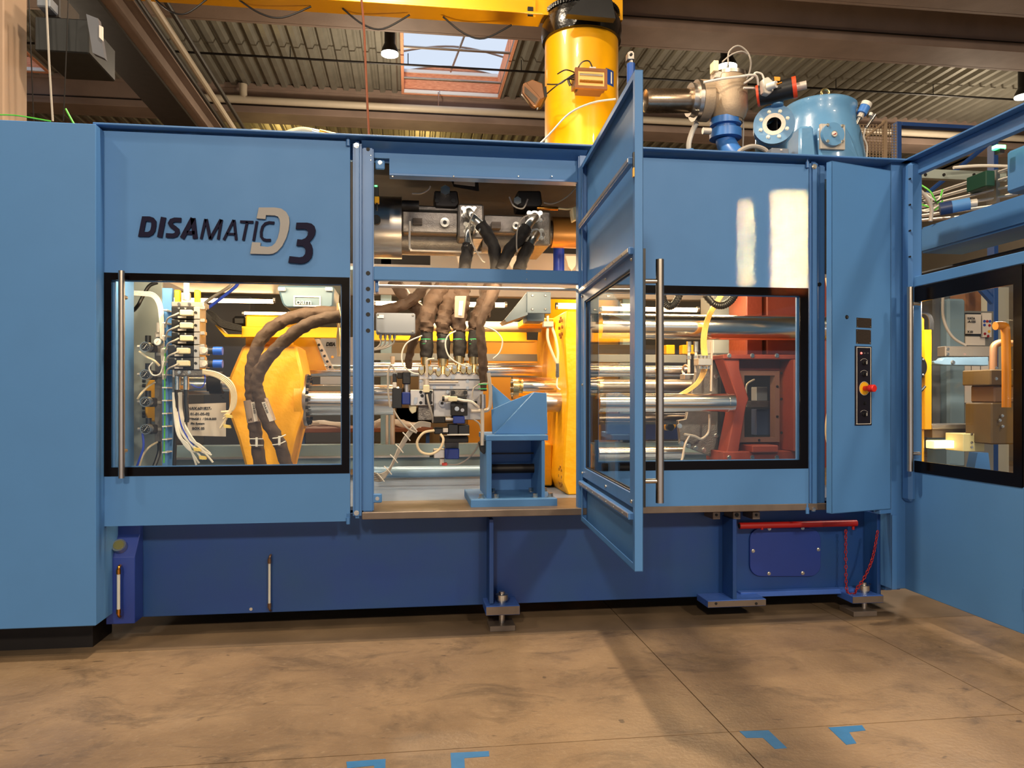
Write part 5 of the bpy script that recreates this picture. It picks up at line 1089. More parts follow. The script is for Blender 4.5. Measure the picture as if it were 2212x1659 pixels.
for i, px in enumerate((848, 836)): B().vz(px, 770 if i == 0 else 870, 960, 5 if i == 0 else 3, 6.7, 12).build('upright_tube', LAB, label=['thicker upright steel tube behind the left of the open bay', 'thinner upright steel tube beside it'][i] if i == 0 else 'thinner upright steel tube left of the thick one in the open bay', cat='tube')
br = thing('grey_bracket_box', 'grey blue folded bracket box under the header at the right of the open bay', 'bracket', W(1140, 690, 5.4))
GB = mat('bracket_grey_blue', (92, 106, 118), .4)
B().pbox(1138, 630, 1190, 677, 5.4, 5.43, .004).build('front_plate', GB, br); B().prism([(1090, 690), (1095, 696), (1140, 680), (1140, 674)], 5.4, 5.7).build('lower_edge', GB, br)
B().prism([(1087, 694), (1138, 632), (1138, 676)], 5.42, 5.46, .002).build('side_gusset', GB, br); B().pbox(1138, 676, 1176, 694, 5.5, 5.7, .003).build('underside', GB, br)
for px in (1150, 1178):
    for py in (638, 668): pbolt(br, px, py, 5.4, 3, dome=True)
# blue pedestal bracket
pd = thing('pedestal_bracket', 'light blue welded pedestal with a triangular gusset bolted down in the open bay', 'bracket', W(1110, 1095, 4.93))
yp = 4.98
B().pbox(1017, 1078, 1204, 1096, 4.92, 5.5, .004).build('base_plate', LB, pd)
B().pbox(1050, 940, 1184, 952, yp, 5.5, .004).build('top_plate', LB, pd)
for a, b in ((1051, 1062), (1170, 1177)): B().pbox(a, 952, b, 1079, yp, 5.45, .002).build('side_web', LB, pd)
B().pbox(1053, 952, 1176, 1079, 5.42, 5.45).build('rear_web', LBD, pd)
B().prism([(1068, 938), (1154, 847), (1181, 849), (1183, 938)], yp+.12, yp+.16, .003).build('front_gusset', LB, pd)
B().prism([(1068, 888), (1154, 847), (1159, 852), (1073, 932)], yp+.11, yp+.5).build('sloped_plate', mat('sloped_plate_blue', (120, 150, 176), .35), pd) if False else None
B().prism([(1062, 885), (1100, 868), (1154, 847), (1072, 932), (1064, 938)], yp+.20, yp+.23, .002).build('rear_gusset', LB, pd)
B().prism([(1062, 830), (1105, 867), (1066, 888)], 5.4, 5.43, .002).build('triangular_fin', LB, pd)
B().pbox(1062, 978, 1176, 981, 5.3, 5.32).build('inner_rail', DK, pd); B().hx(1062, 1172, 1012, 10, 5.3, 20).build('inner_tube', DK, pd)
for px in (1040, 1072, 1156, 1189):
    c = W(px, 1076, 4.99); bolt(pd, (c.x, 4.99, PZ(1110, 1078, 4.92)), .017, axis=(0, 0, 1), h=.026)
for px in (1068, 1152, 1182): c = W(px, 1070, 5.2); bolt(pd, (c.x, 5.3, PZ(1110, 1078, 4.92)), .017, axis=(0, 0, 1), h=.026)
# tall yellow plate
yp_ = thing('yellow_end_plate', 'tall thick yellow cast end plate standing beside the open door', 'casting', W(1250, 1070, 5.5))
x0, x1 = PX(1221, 5.5), PX(1294, 5.5); z1, z0 = PZ(1250, 670, 5.5), PZ(1250, 1070, 5.5)
pr = [(x0+.02, z0), (x1-.04, z0), (x1, z0+.05), (x1, z1-.03), (x1-.04, z1), (x0+.01, z1), (x0-.01, z1-.2), (x0, z1-.4), (x0+.015, z1-.6), (x0-.01, z0+.3), (x0-.02, z0+.1)]
B().poly([Vector((x, 5.5, z_)) for x, z_ in pr], Vector((0, 1.2, 0)), .012).build('cast_plate', YL, yp_)
for zc in (z1-.12, z0+.13):
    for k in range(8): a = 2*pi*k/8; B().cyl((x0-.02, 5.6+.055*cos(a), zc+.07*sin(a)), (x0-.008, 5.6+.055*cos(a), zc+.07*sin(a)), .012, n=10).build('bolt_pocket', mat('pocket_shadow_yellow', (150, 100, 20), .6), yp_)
B().box(x0-.24, x0-.01, 5.9, 6.5, z1-.07, z1-.02, .006).build('top_arm', YL, yp_); B().box(x0-.22, x0-.01, 5.95, 6.5, z0+.02, z0+.35, .01).build('foot_block', YL, yp_)
for i, p in enumerate(([(1184, 700), (1183, 730), (1192, 760), (1203, 785)], [(1190, 700), (1200, 730), (1205, 760), (1204, 785)])): B().ptube([(*q, 5.45) for q in p], 3, n=8).build('cream_tube', TUBE, label=['left', 'right'][i]+' of two cream tubes bending down beside the yellow plate', cat='tube')
r = thing('lubrication_fitting', 'clear fitting above the two cream tubes beside the yellow plate', 'fitting', W(1186, 710, 5.45)); B().pbox(1174, 694, 1196, 706, 5.42, 5.47, .004).build('clear_body', LAB, r); B().vz(1183, 682, 694, 3, 5.44, 8).build('stem', ZINC, r)
r = thing('lower_fitting', 'chain of small steel unions below the two cream tubes', 'fitting', W(1204, 850, 5.4)); B().vz(1204, 785, 815, 4, 5.42, 6).build('union', ZINC, r); B().ptube([(1204, 815, 5.42), (1203, 835, 5.42), (1210, 842, 5.42)], 1.8, n=6).build('lead', WHT, r)

# ---------------- right window ------------------------------------
chrome(1296, 1800, 707, 27, 5.75, 'thickest polished bar across the top of the right window', 'chrome_bar', n=56)
chrome(1292, 1583, 870, 20, 5.6, 'thick polished bar at mid height in the right window', 'chrome_bar', bands=((1570, 1578, 1.02),), n=48)
chrome(1292, 1485, 802, 12, 6.2, 'thin dark polished rod left of the clamp in the right window')
r = chrome(1292, 1520, 836, 17, 6.4, 'dull steel tube with weld marks behind the mid height bar', 'steel_tube', ST)
r = chrome(1292, 1500, 905, 12, 6.35, 'dark steel tube below the mid height bar', 'steel_tube', mat('dark_chrome', (110, 100, 92), .25, 1))
chrome(1292, 1475, 978, 13, 6.1, 'polished rod along the bottom of the right window')
chrome(1700, 1800, 1040, 13, 5.8, 'lower polished rod seen in the gap beside the right post') if False else None
B().pbox(1290, 766, 1483, 783, 6.5, 6.54, .002).build('pale_rail', MATS['pale_rail'], label='pale flat rail with two bolts in the right window', cat='rail')
B().pbox(1290, 745, 1440, 764, 6.9, 6.95).build('dark_rail', DK, label='dark rail behind the thick polished bar', cat='rail')
kp = thing('dark_clamp_plate', 'dark steel clamp plate with bolts along its slanted lower edge', 'plate', W(1530, 985, 5.85))
B().prism([(1465, 908), (1470, 960), (1545, 990), (1556, 985), (1556, 770), (1548, 766), (1505, 766), (1505, 800), (1482, 905)], 5.85, 5.9, .004).build('plate', CAST, kp)
B().pbox(1556, 768, 1566, 985, 5.8, 5.95, .003).build('edge_plate', DK, kp)
for px, py in ((1472, 958), (1487, 963), (1503, 968), (1520, 972), (1540, 978), (1547, 941), (1547, 813), (1468, 920)): pbolt(kp, px, py, 5.85, 4.5)
for i, p in enumerate(([(1478, 938), (1500, 942), (1515, 948), (1528, 938), (1532, 925), (1533, 895)], [(1490, 940), (1480, 960), (1474, 990), (1470, 1000)], [(1537, 738), (1537, 790), (1536, 845)])): B().ptube([(*q, 5.72) for q in p], 2.6, n=8).build('bent_pipe', LAB, label=['thin bent pipe across the dark clamp plate', 'thin pale cable dropping from the clamp plate', 'upright thin pipe in front of the clamp plate'][i], cat='pipe')
mc = thing('red_machine_casting', 'large brown red cast housing with a rectangular window opening', 'casting', W(1650, 995, 5.7))
B().frame((1575, 766, 1740, 1000), (1597, 800, 1685, 955), 5.78, 5.95).build('front_wall', RED, mc)
B().prism([(1560, 768), (1598, 768), (1598, 798), (1618, 862), (1612, 878), (1596, 975), (1596, 995), (1566, 995), (1590, 876), (1592, 858)], 5.62, 5.80, .008).build('bent_rib', RED, mc)
B().pbox(1563, 766, 1740, 776, 5.6, 5.95, .006).build('top_flange', RED, mc); B().pbox(1563, 975, 1740, 1000, 5.6, 5.95, .006).build('bottom_flange', RED, mc); B().pbox(1625, 962, 1682, 978, 5.55, 5.8, .008).build('bottom_boss', RED, mc)
B().pbox(1715, 776, 1740, 976, 5.55, 5.8, .008).build('right_rib', RED, mc)
wf2 = B().frame((1597, 801, 1684, 955), (1608, 811, 1674, 945), 5.70, 5.78).build('window_rim', mat('rim_brown_grey', (104, 74, 64), .45), mc)
for px, py in ((1602, 900), (1602, 860), (1679, 835), (1679, 900), (1640, 951), (1688, 806), (1688, 862), (1688, 935)): pbolt(wf2, px, py, 5.70, 2.4, m=DK)
for px in (1575, 1625, 1678): pbolt(mc, px, 768, 5.6, 4); pbolt(mc, px, 988, 5.6, 4)
for px0, px1 in ((1612, 1648), (1656, 1740)): B().pbox(px0, 600, px1, 768, 5.95, 6.3, .01).build('upper_column', RED, mc)
B().pbox(1644, 600, 1660, 768, 6.05, 6.25).build('upper_web', RED, mc); B().pbox(1770, 600, 1800, 1010, 5.95, 6.5).build('side_body', RED, mc)
B().pbox(1600, 805, 1682, 950, 6.3, 6.32).build('rear_wall', HOLE, mc)
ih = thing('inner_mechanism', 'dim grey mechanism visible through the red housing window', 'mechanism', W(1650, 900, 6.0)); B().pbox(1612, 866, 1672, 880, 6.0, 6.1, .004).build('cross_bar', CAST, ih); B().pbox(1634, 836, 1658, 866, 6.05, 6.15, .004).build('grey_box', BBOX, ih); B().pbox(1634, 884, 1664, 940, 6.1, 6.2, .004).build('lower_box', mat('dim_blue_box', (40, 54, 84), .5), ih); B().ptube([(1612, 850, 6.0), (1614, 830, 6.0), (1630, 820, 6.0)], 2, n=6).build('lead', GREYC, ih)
for i, p in enumerate(([(1430, 630), (1434, 650), (1445, 662), (1458, 655), (1470, 632)], [(1520, 632), (1540, 655), (1560, 660), (1578, 650), (1590, 632)])): B().ptube([(*q, 5.5) for q in p], 8, n=14, sub=10, fold=.07).build('corrugated_hose', BK, label=['left', 'right'][i]+' black corrugated hose looping at the top of the right window', cat='hose')
for k in range(4): B().ptube([(1568-k*3, 630, 5.5), (1545-k*3, 665, 5.5), (1530-k*3, 700, 5.6), (1525-k*3.4, 740, 5.62), (1528-k*3.4, 790, 5.62), (1512-k*3, 826, 5.6), (1478-k*4, 852, 5.62)], 2, n=6).build('amber_tube', mat('amber_tube', (232, 180, 100), .35), group='amber tubes passing the steel connector', label='amber tube in the bundle through the steel connector', cat='tube')
r = thing('steel_connector', 'square steel distributor block clamping the amber tubes', 'connector', W(1524, 790, 5.5)); B().pbox(1509, 774, 1538, 789, 5.5, 5.6, .003).build('block', ALU, r)
for k in range(3):
    for py in (768, 791): B().vz(1515+k*8, py, py+6, 4, 5.55, 6).build('hexagon_nut', ZINC, r)
for i, px in enumerate((1488, 1503)):
    r = thing('upright_coupling', ['left', 'right'][i]+' upright steel pipe coupling above the clamp plate', 'coupling', W(px, 806, 5.62)); B().vz(px, 738, 760, 5.5, 5.62, 8).build('nut', ZINC, r); B().vz(px, 758, 804, 3.2, 5.62, 12).build('pipe', LAB, r); B().vz(px, 768, 776, 5, 5.62, 6).build('lower_nut', ZINC, r)
r = thing('pipe_clamp', 'steel ring clamp at the end of the thin dark rod', 'clamp', W(1490, 820, 6.0)); B().torus(W(1482, 800, 6.0), .04, .012, (1, .4, 0), 20, 8).build('ring', ST, r); B().pbox(1478, 808, 1500, 820, 5.95, 6.05, .004).build('foot', ST, r)
r = thing('yellow_flange_motor', 'small yellow motor with a black round face below the mid height bar', 'motor', W(1452, 930, 6.6)); B().prism([(1440, 908), (1462, 908), (1462, 922), (1452, 932), (1442, 928)], 6.6, 6.8, .01).build('yellow_housing', YS, r); B().dy(1449, 923, 8, 6.55, 6.6, 24).build('black_face', BK, r)
B().pbox(1300, 915, 1470, 950, 7.0, 7.05).build('navy_panel', mat('navy_panel', (24, 34, 80), .4), label='navy panel behind the bars low in the right window', cat='panel')
for i, px in enumerate((1440, 1475)): B().pbox(px, 745, px+18+i*14, 765, 6.7, 6.8, .005).build('yellow_bracket', YS, label=['left', 'right'][i]+' yellow bracket just under the thick polished bar', cat='bracket')
B().pbox(1540, 634, 1604, 765, 6.6, 6.9, .01).build('pale_housing', mat('pale_blue_housing', (190, 200, 204), .45), label='pale grey housing between the clamp plate and the red columns', cat='housing')
# gap beside the right post
for i, p in enumerate(([(1786, 600), (1793, 640), (1800, 680)], [(1800, 850), (1788, 900), (1786, 940), (1795, 975)])): B().ptube([(*q, 5.1) for q in p], 4, n=8).build('tan_hose', TUBE, label=['upper', 'lower'][i]+' tan hose in the dark gap beside the control door', cat='hose')

# ---------------- equipment on the machine roof ---------------------
fv = thing('exhaust_valve', 'unpainted cast steel exhaust valve with a horizontal silencer can', 'valve', W(1560, 330, 5.8))
B().lathe(W(1388, 218, 5.8), W(1500, 218, 5.8), [(0, .01), (.01, .05), (.05, .085), (.12, .092), (.97, .092), (1, .09)], n=36).build('silencer_can', mat('scuffed_steel', (170, 150, 128), .28, 1, var=.25, scale=9), fv)
B().hx(1489, 1500, 216, 35, 5.8, 24).build('clamp_ring', ST, fv)
FS = mat('cast_steel_tan', (168, 148, 124), .5, .35, var=.15, scale=7, bump=.15, bscale=80)
B().hx(1500, 1508, 218, 43, 5.8, 36).build('flange', ST, fv); B().hx(1509, 1530, 218, 43, 5.8, 36).build('second_flange', FS, fv)
B().lathe(W(1528, 218, 5.8), W(1580, 218, 5.8), [(0, .13), (.25, .11), (.6, .13), (1, .13)], n=32).build('side_neck', FS, fv)
B().lathe(W(1572, 262, 5.8), W(1572, 168, 5.8), [(0, .12), (.1, .14), (.25, .155), (.8, .15), (.95, .14), (1, .13)], n=36).build('valve_body', FS, fv)
B().vz(1573, 162, 170, 38, 5.8, 36).build('top_flange', ST, fv); B().vz(1573, 262, 268, 30, 5.8, 30).build('lower_neck', FS, fv)
q = B().vz(1567, 258, 272, 33, 5.8, 32).build('blue_flange', DB if False else mat('mid_blue_paint', (58, 116, 190), .35), fv); MB_ = MATS['mid_blue_paint']
B().vz(1567, 271, 282, 24, 5.8, 28).build('blue_neck', MB_, fv); q2 = B().vz(1567, 282, 300, 34, 5.8, 32).build('lower_blue_flange', MB_, fv)
B().ptube([(1567, 298, 5.8), (1570, 312, 5.8), (1583, 332, 5.75), (1600, 350, 5.7)], 21, n=20).build('blue_elbow', MB_, fv)
for k in range(8):
    a = 2*pi*k/8+.3; c = W(1567, 300, 5.8); 
    if sin(a) < .4: bolt(q2, (c.x+.10*cos(a), c.y+.10*sin(a), PZ(1567, 282, 5.8)), .009, axis=(0, 0, 1))
for k in range(8):
    a = 2*pi*k/8+.2; c = W(1500, 218, 5.8); bolt(fv, (c.x, c.y+.115*cos(a), c.z+.115*sin(a)), .011, axis=(-1, 0, 0), h=.02)
B().pbox(1545, 153, 1562, 168, 5.7, 5.8, .006).build('solenoid_base', LAB, fv); B().pbox(1542, 130, 1553, 153, 5.68, 5.76, .004).build('solenoid_coil', CRM, fv); B().vz(1572, 140, 162, 3, 5.75, 8).build('nipple', ZINC, fv)
B().hx(1518, 1535, 283, 7, 5.72, 14).build('side_actuator', LAB, fv)
for i, (p, rr, l) in enumerate((([(1573, 138, 5.7), (1575, 112, 5.7), (1594, 99, 5.7), (1614, 112, 5.7), (1622, 135, 5.7), (1618, 160, 5.72), (1608, 178, 5.74)], 1.9, 'tall looped grey air line over the exhaust valve'), ([(1560, 134, 5.66), (1580, 118, 5.66), (1602, 111, 5.66), (1616, 118, 5.68)], 1.6, 'short arched air line inside the tall loop'), ([(1520, 178, 5.6), (1560, 170, 5.58), (1600, 165, 5.58), (1620, 162, 5.58), (1634, 165, 5.6), (1638, 185, 5.62)], 2.6, 'white hose from the valve flange to the black actuator'), ([(1607, 180, 5.6), (1625, 168, 5.6), (1632, 157, 5.6), (1645, 160, 5.6), (1650, 170, 5.6)], 2.2, 'small white hose arch beside the black actuator'), ([(1606, 190, 5.62), (1625, 190, 5.62), (1645, 193, 5.62)], 2.4, 'straight white hose stub going to the actuator'), ([(1505, 265, 5.85), (1495, 285, 5.9), (1488, 310, 5.9), (1488, 335, 5.9)], 5.5, 'thick white hose hanging below the valve flange'), ([(1604, 250, 5.8), (1606, 280, 5.8), (1604, 330, 5.8)], 1.8, 'thin grey cable dropping beside the blue elbow'), ([(1592, 338, 5.5), (1600, 325, 5.5), (1625, 316, 5.5), (1650, 322, 5.5), (1665, 338, 5.5)], 5.0, 'bundle of grey cables arched on the machine roof'))):
    B().ptube(p, rr, n=8).build('air_hose', WHT if 'white' in l else GREYC, label=l, cat='hose')
tkk = thing('pressure_vessel', 'domed light blue pressure vessel with ribs on the machine roof', 'vessel', W(1760, 345, 6.3))
TLB = mat('vessel_blue', (100, 152, 196), .3, var=.05, bump=.12, bscale=26, coat=.3)
c0 = W(1770, 350, 6.35); m_ = MPP(1770, 6.35)
B().lathe((c0.x, 6.35, c0.z-.15), (c0.x, 6.35, c0.z+.49), [(0, 98*m_), (.2, 93*m_), (.55, 84*m_), (.72, 76*m_), (.86, 74*m_), (.9, 76*m_), (.97, 76*m_), (1, 70*m_)], n=48).build('dome', TLB, tkk)
for a, b, y_ in ((1722, 1758, 5.98), ):
    B().prism([(1728, 272), (1758, 270), (1766, 350), (1726, 350)], y_, 6.3, .02).build('rib', TLB, tkk)
B().prism([(1768, 278), (1775, 268), (1826, 268), (1840, 290), (1862, 350), (1772, 350)], 5.98, 6.3, .02).build('port_boss', TLB, tkk)
B().pbox(1773, 268, 1826, 322, 5.95, 5.98, .003).build('gasket_plate', LAB, tkk)
q = B().dy(1801, 289, 25, 5.91, 5.95, 40).build('round_cover', TLB, tkk)
for px, py in ((1788, 270), (1820, 272), (1788, 305), (1820, 306)): pbolt(q, px, py, 5.91, 3)
B().dy(1803, 289, 7, 5.9, 5.91, 20).build('dial_rim', ZINC, q); B().dy(1803, 289, 5.5, 5.895, 5.9, 18).build('dial', WHT, q); B().prism([(1799, 291), (1807, 286), (1806, 290)], 5.89, 5.895).build('red_pointer', REDP, q)
e = W(1783, 213, 6.1); B().torus((e.x, e.y, e.z+.045), .035, .012, (0, 1, 0), 24, 10).cyl((e.x, e.y, e.z-.02), (e.x, e.y, e.z+.012), .022, n=14).build('lifting_eye', mat('zinc_eye', (196, 180, 130), .3, 1), tkk)
pv = thing('butterfly_valve', 'round light blue flanged pipe end with a dark disc inside', 'valve', W(1665, 325, 5.7))
cF = W(1672, 268, 5.62); ax = Vector((-.45, -1, .04)).normalized()
def ringax(p0, axv, l, ro, ri, n=40):
    t = B(); return t.lathe_ring(p0, axv, l, ro, ri, n) if hasattr(t, 'lathe_ring') else t
def tubering(p0, axv, l, ro, ri, n=40):
    t = B(); p0 = Vector(p0); q = axv.to_track_quat('Z', 'Y'); R = []
    for d, r_ in ((0, ri), (0, ro), (l, ro), (l, ri)): R.append([t.m.verts.new(p0+q @ Vector((r_*cos(2*pi*k/n), r_*sin(2*pi*k/n), d))) for k in range(n)])
    for a in range(4):
        A_, B_ = R[a], R[(a+1) % 4]
        for k in range(n): t.m.faces.new((A_[k], A_[(k+1) % n], B_[(k+1) % n], B_[k]))
    return t
mm = MPP(1672, 5.62); ff = tubering(cF-ax*.05, ax, .05, 43*mm, 21*mm).build('front_flange', TLB, pv)
tubering(cF-ax*.10, ax, .03, 43*mm, 22*mm).build('rear_flange', TLB, pv); tubering(cF-ax*.5, ax, .42, 37*mm, 24*mm).build('pipe_neck', TLB, pv)
tubering(cF-ax*.06, ax, .061, 24*mm, 15*mm).build('steel_seat', ST, pv)
B().cyl(cF-ax*.2, cF-ax*.19, 23*mm, n=32).build('dark_bore', HOLE, pv); B().box(-.004, .004, -.06, .06, -.055, .055, M=Matrix.Translation(cF-ax*.09)).build('valve_disc', DK, pv)
q_ = ax.to_track_quat('Z', 'Y')
for k in range(8): a = 2*pi*k/8+.35; bolt(ff, cF+q_ @ Vector((.105*cos(a), .105*sin(a), 0)), .012, axis=ax)
at = thing('rotary_actuator', 'black pneumatic rotary actuator with orange end caps', 'actuator', W(1680, 215, 5.6))
a0_, a1_ = W(1640, 207, 5.62), W(1712, 190, 5.5)
B().cyl(a0_, a1_, .076, n=28).build('cylinder_body', BK, at)
ORG = mat('orange_plastic', (226, 70, 30), .4); dd = (a1_-a0_).normalized()
B().cyl(a0_-dd*.018, a0_, .08, n=28).build('orange_cap', ORG, at); B().cyl(a1_, a1_+dd*.03, .08, n=28).build('orange_cap', ORG, at)
B().cyl(a1_+dd*.03, a1_+dd*.1, .03, n=18).build('end_regulator', LAB, at)
B().vz(1679, 210, 228, 13, 5.6, 20).build('mounting_neck', TLB, at); B().pbox(1668, 168, 1686, 196, 5.5, 5.56, .004).build('black_block', BK, at); B().pbox(1673, 165, 1686, 175, 5.49, 5.53, .003).build('brass_block', BRASS, at)
p0_ = W(1658, 188, 5.48); B().prism([(1648, 170), (1660, 165), (1672, 176), (1672, 196), (1662, 204), (1650, 200)], 5.48, 5.54, .006).build('clear_cover', LAB, at); B().cyl(p0_, p0_+Vector((.04, -.06, 0)), .026, n=20).build('white_cap', WHT, at); B().cyl(p0_+Vector((.04, -.05, .0)), p0_+Vector((.08, -.07, .01)), .008, n=10).build('brass_nipple', BRASS, at)
sn = thing('level_sensor', 'blue sensor head with a white cap tilted at the right of the vessel', 'sensor', W(1850, 270, 6.2))
s0, s1 = W(1848, 272, 6.1), W(1868, 232, 6.1); dd = (s1-s0).normalized()
B().cyl(s0, s0+dd*.09, .016, n=14).build('steel_stem', ST, sn); B().cyl(s0+dd*.08, s0+dd*.13, .026, n=18).build('clear_window', LAB, sn); B().cyl(s0+dd*.12, s0+dd*.19, .042, n=24).build('blue_head', mat('sensor_blue', (70, 130, 210), .4), sn); B().cyl(s0+dd*.19, s0+dd*.225, .045, n=24).build('white_cap', WHT, sn); B().ptube([(1880, 250, 6.05), (1882, 244, 6.05)], 4, n=8).build('side_gland', WHT, sn)
sp = thing('cable_plug', 'slim metal cable plug hanging from a grey lead beside the sensor head', 'connector', W(1870, 282, 6.0)); p0_, p1_ = W(1871, 276, 6.0), W(1890, 248, 6.0); B().cyl(p0_, p0_*.4+p1_*.6, .011, n=12).build('plug_body', ST, sp); B().cyl(p0_*.4+p1_*.6, p1_, .015, n=12).build('plug_nut', ZINC, sp)
B().ptube([(1870, 277, 6.0), (1866, 295, 6.0), (1873, 315, 6.0), (1872, 345, 6.0)], 1.8, n=6).build('lead', GREYC, sp)
rb = thing('small_roof_box', 'small grey electrical box with a yellow warning triangle on the machine roof', 'box', W(1680, 342, 5.3)); B().pbox(1667, 320, 1704, 346, 5.3, 5.42, .004).build('box_body', BBOX, rb); B().prism([(1694, 331), (1699, 340), (1689, 340)], 5.295, 5.3).build('warning_triangle', YS, rb); B().pbox(1686, 322, 1690, 325, 5.295, 5.3).build('white_label', PAPER, rb)
rc = thing('roof_lug', 'light blue lifting lug on the machine roof below the valve flange', 'lug', W(1495, 335, 5.5)); B().prism([(1485, 338), (1486, 326), (1491, 320), (1498, 320), (1503, 330), (1520, 338)], 5.5, 5.54, .003).build('lug_plate', LB, rc)
rh = thing('roof_hoses', 'clear hose with brass coupling lying on the machine roof left of the brown cable', 'hose', W(660, 292, 5.1)); B().ptube([(600, 300, 5.15), (620, 288, 5.15), (650, 280, 5.15), (675, 283, 5.15)], 6, n=10).build('clear_hose', TUBE, rh); B().cyl(W(675, 284, 5.15), W(692, 288, 5.15), .02, n=12).build('coupling', ZINC, rh); B().cyl(W(690, 286, 5.15), W(735, 297, 5.15), .022, n=12).build('brass_tail', BRASS, rh)
B().ptube([(525, 287, 5.15), (550, 281, 5.15), (575, 286, 5.15)], 3, n=8).build('clear_hose', TUBE, label='smaller clear hose end lying left of the coupling on the machine roof', cat='hose')
for i, p in enumerate(([(0, 248), (40, 250), (110, 262)], [(142, 235), (150, 250), (160, 268)])): B().ptube([(*q, 4.9) for q in p], 2.2 if i else 1.5, n=6).build('green_cable', GRN, label=['flat green cable lying on top of the left cabinet', 'green cable end standing up behind the left cabinet'][i], cat='cable')
# ================================================================== RIGHT WING INTERIOR
gb = thing('guide_beam', 'long light blue square beam with a dark underside in the right wing', 'beam', W(2000, 560, 5.1))
XG = PX(1996, 5.2)
def xg(px, py, X=XG): return PXZ(px, py, X)
# beam running towards the viewer, face looking left
a_, b_ = xg(1995, 500), xg(2212, 465)
B().box(XG, XG+.35, 3.2, 5.25, xg(1997, 545).z, xg(1997, 489).z, .015, seg=2).build('beam_body', LB, gb)
B().box(XG+.0, XG+.02, 5.25, 5.6, xg(1997, 545).z, xg(1997, 489).z, .003).build('end_plate', LBD, gb)
z_ = EYE+(CYP-590)/FPX*5.3; r = thing('dark_shaft', 'black shaft with an amber rod below the guide beam', 'shaft', (XG+.2, 4.4, z_)); B().cyl((XG+.1, 3.0, z_+.05), (XG+.1, 5.5, z_+.05), .045, n=24).build('shaft', DK, r); B().cyl((XG+.08, 3.0, z_-.02), (XG+.08, 5.5, z_-.02), .016, n=16).build('amber_rod', mat('amber_rod', (190, 120, 30), .25, .8), r)
r = thing('hanging_box', 'large light blue rounded box hanging at the right edge above the guide beam', 'box', (XG+.3, 3.6, 2.4))
B().box(PX(2172, 5.0), PX(2172, 5.0)+.5, 4.0, 5.0, PZ(2172, 420, 5.0), PZ(2172, 328, 5.0), .02).build('box_body', LB, r)
for i in range(6):
    y0 = 372+i*13; B().tube([W(1975, y0+60-i*4, 5.6), W(2200, y0-14+i*7, 5.0)], .013, n=8, sub=1).build('steel_tube', ALU, label=['topmost', 'second', 'third', 'fourth', 'fifth', 'lowest'][i]+' of the slanting steel tubes above the guide beam', cat='tube', group='slanting steel tubes in the right wing')
r = thing('green_clamp', 'dark green clamp column holding the slanting steel tubes', 'clamp', W(2140, 430, 5.1)); B().pbox(2130, 368, 2150, 402, 5.05, 5.25, .006).build('upper_clamp', mat('dark_green', (20, 60, 44), .4), r); B().pbox(2152, 366, 2160, 438, 5.1, 5.2).build('tube_row', ALU, r)
r = thing('blue_hydraulic_cylinder', 'small light blue cylinder lying in front of the cable tangle', 'cylinder', W(2070, 460, 5.2)); p0_, p1_ = W(2030, 452, 5.2), W(2095, 440, 5.1); B().cyl(p0_, p1_, .045, n=24).build('barrel', LB, r); B().cyl(p0_, p0_*.6+p1_*.4, .047, n=24).build('dark_sleeve', mat('sleeve_navy', (34, 52, 92), .4), r); B().cyl(p1_, W(2110, 438, 5.08), .03, n=18).build('cap', LAB, r)
B().ptube([(1980, 405, 5.1), (2000, 425, 5.1), (2012, 450, 5.1), (2010, 478, 5.1)], 4, n=10).build('white_hose', LAB, label='white hose curving down beside the corner post of the wing', cat='hose')
for i in range(7):
    rd = random.Random(i+20); B().ptube([(1982, 395+i*11, 5.4), (2005+rd.uniform(-5, 5), 410+i*8+rd.uniform(-8, 8), 5.3), (2020+rd.uniform(-5, 8), 430+i*4+rd.uniform(-10, 10), 5.3), (2036, 410+i*6, 5.35)], 1.8, n=6).build('tangled_cable', [GRN, WHT, GREYC, BK][i % 4], group='tangled cables behind the corner post', label=['upper green cable', 'upper white cable', 'upper grey cable', 'only black cable', 'lower green cable', 'lower white cable', 'lowest grey cable'][i]+' in the tangle behind the corner post', cat='cable')
r = thing('pale_bolted_rail', 'pale flat rail with dark bolts below the top rail of the wing', 'rail', W(2080, 390, 6.0))
B().pbox(1985, 368, 2175, 388, 6.0, 6.06, .003).build('rail_plate', mat('pale_rail_grey', (150, 158, 150), .5), r)
for px in (2000, 2040, 2105): B().dy(px, 377, 3.2, 5.99, 6.0, 12).build('dark_bolt', DK, r)
B().ptube([(2060, 362, 5.9), (2120, 358, 5.9), (2200, 360, 5.9)], 3.5, n=8).build('white_hose', WHT, label='white hose lying along the pale bolted rail', cat='hose')
g_ = thing('green_status_lamp', 'small glowing green status lamp under the wing top rail', 'lamp', W(2163, 320, 4.9)); B().pbox(2153, 312, 2174, 321, 4.9, 4.95, .004).build('green_lens', emit('green_status_glow', (40, 255, 110), 5), g_); B().pbox(2160, 321, 2170, 330, 4.9, 4.95).build('lamp_base', BK, g_)
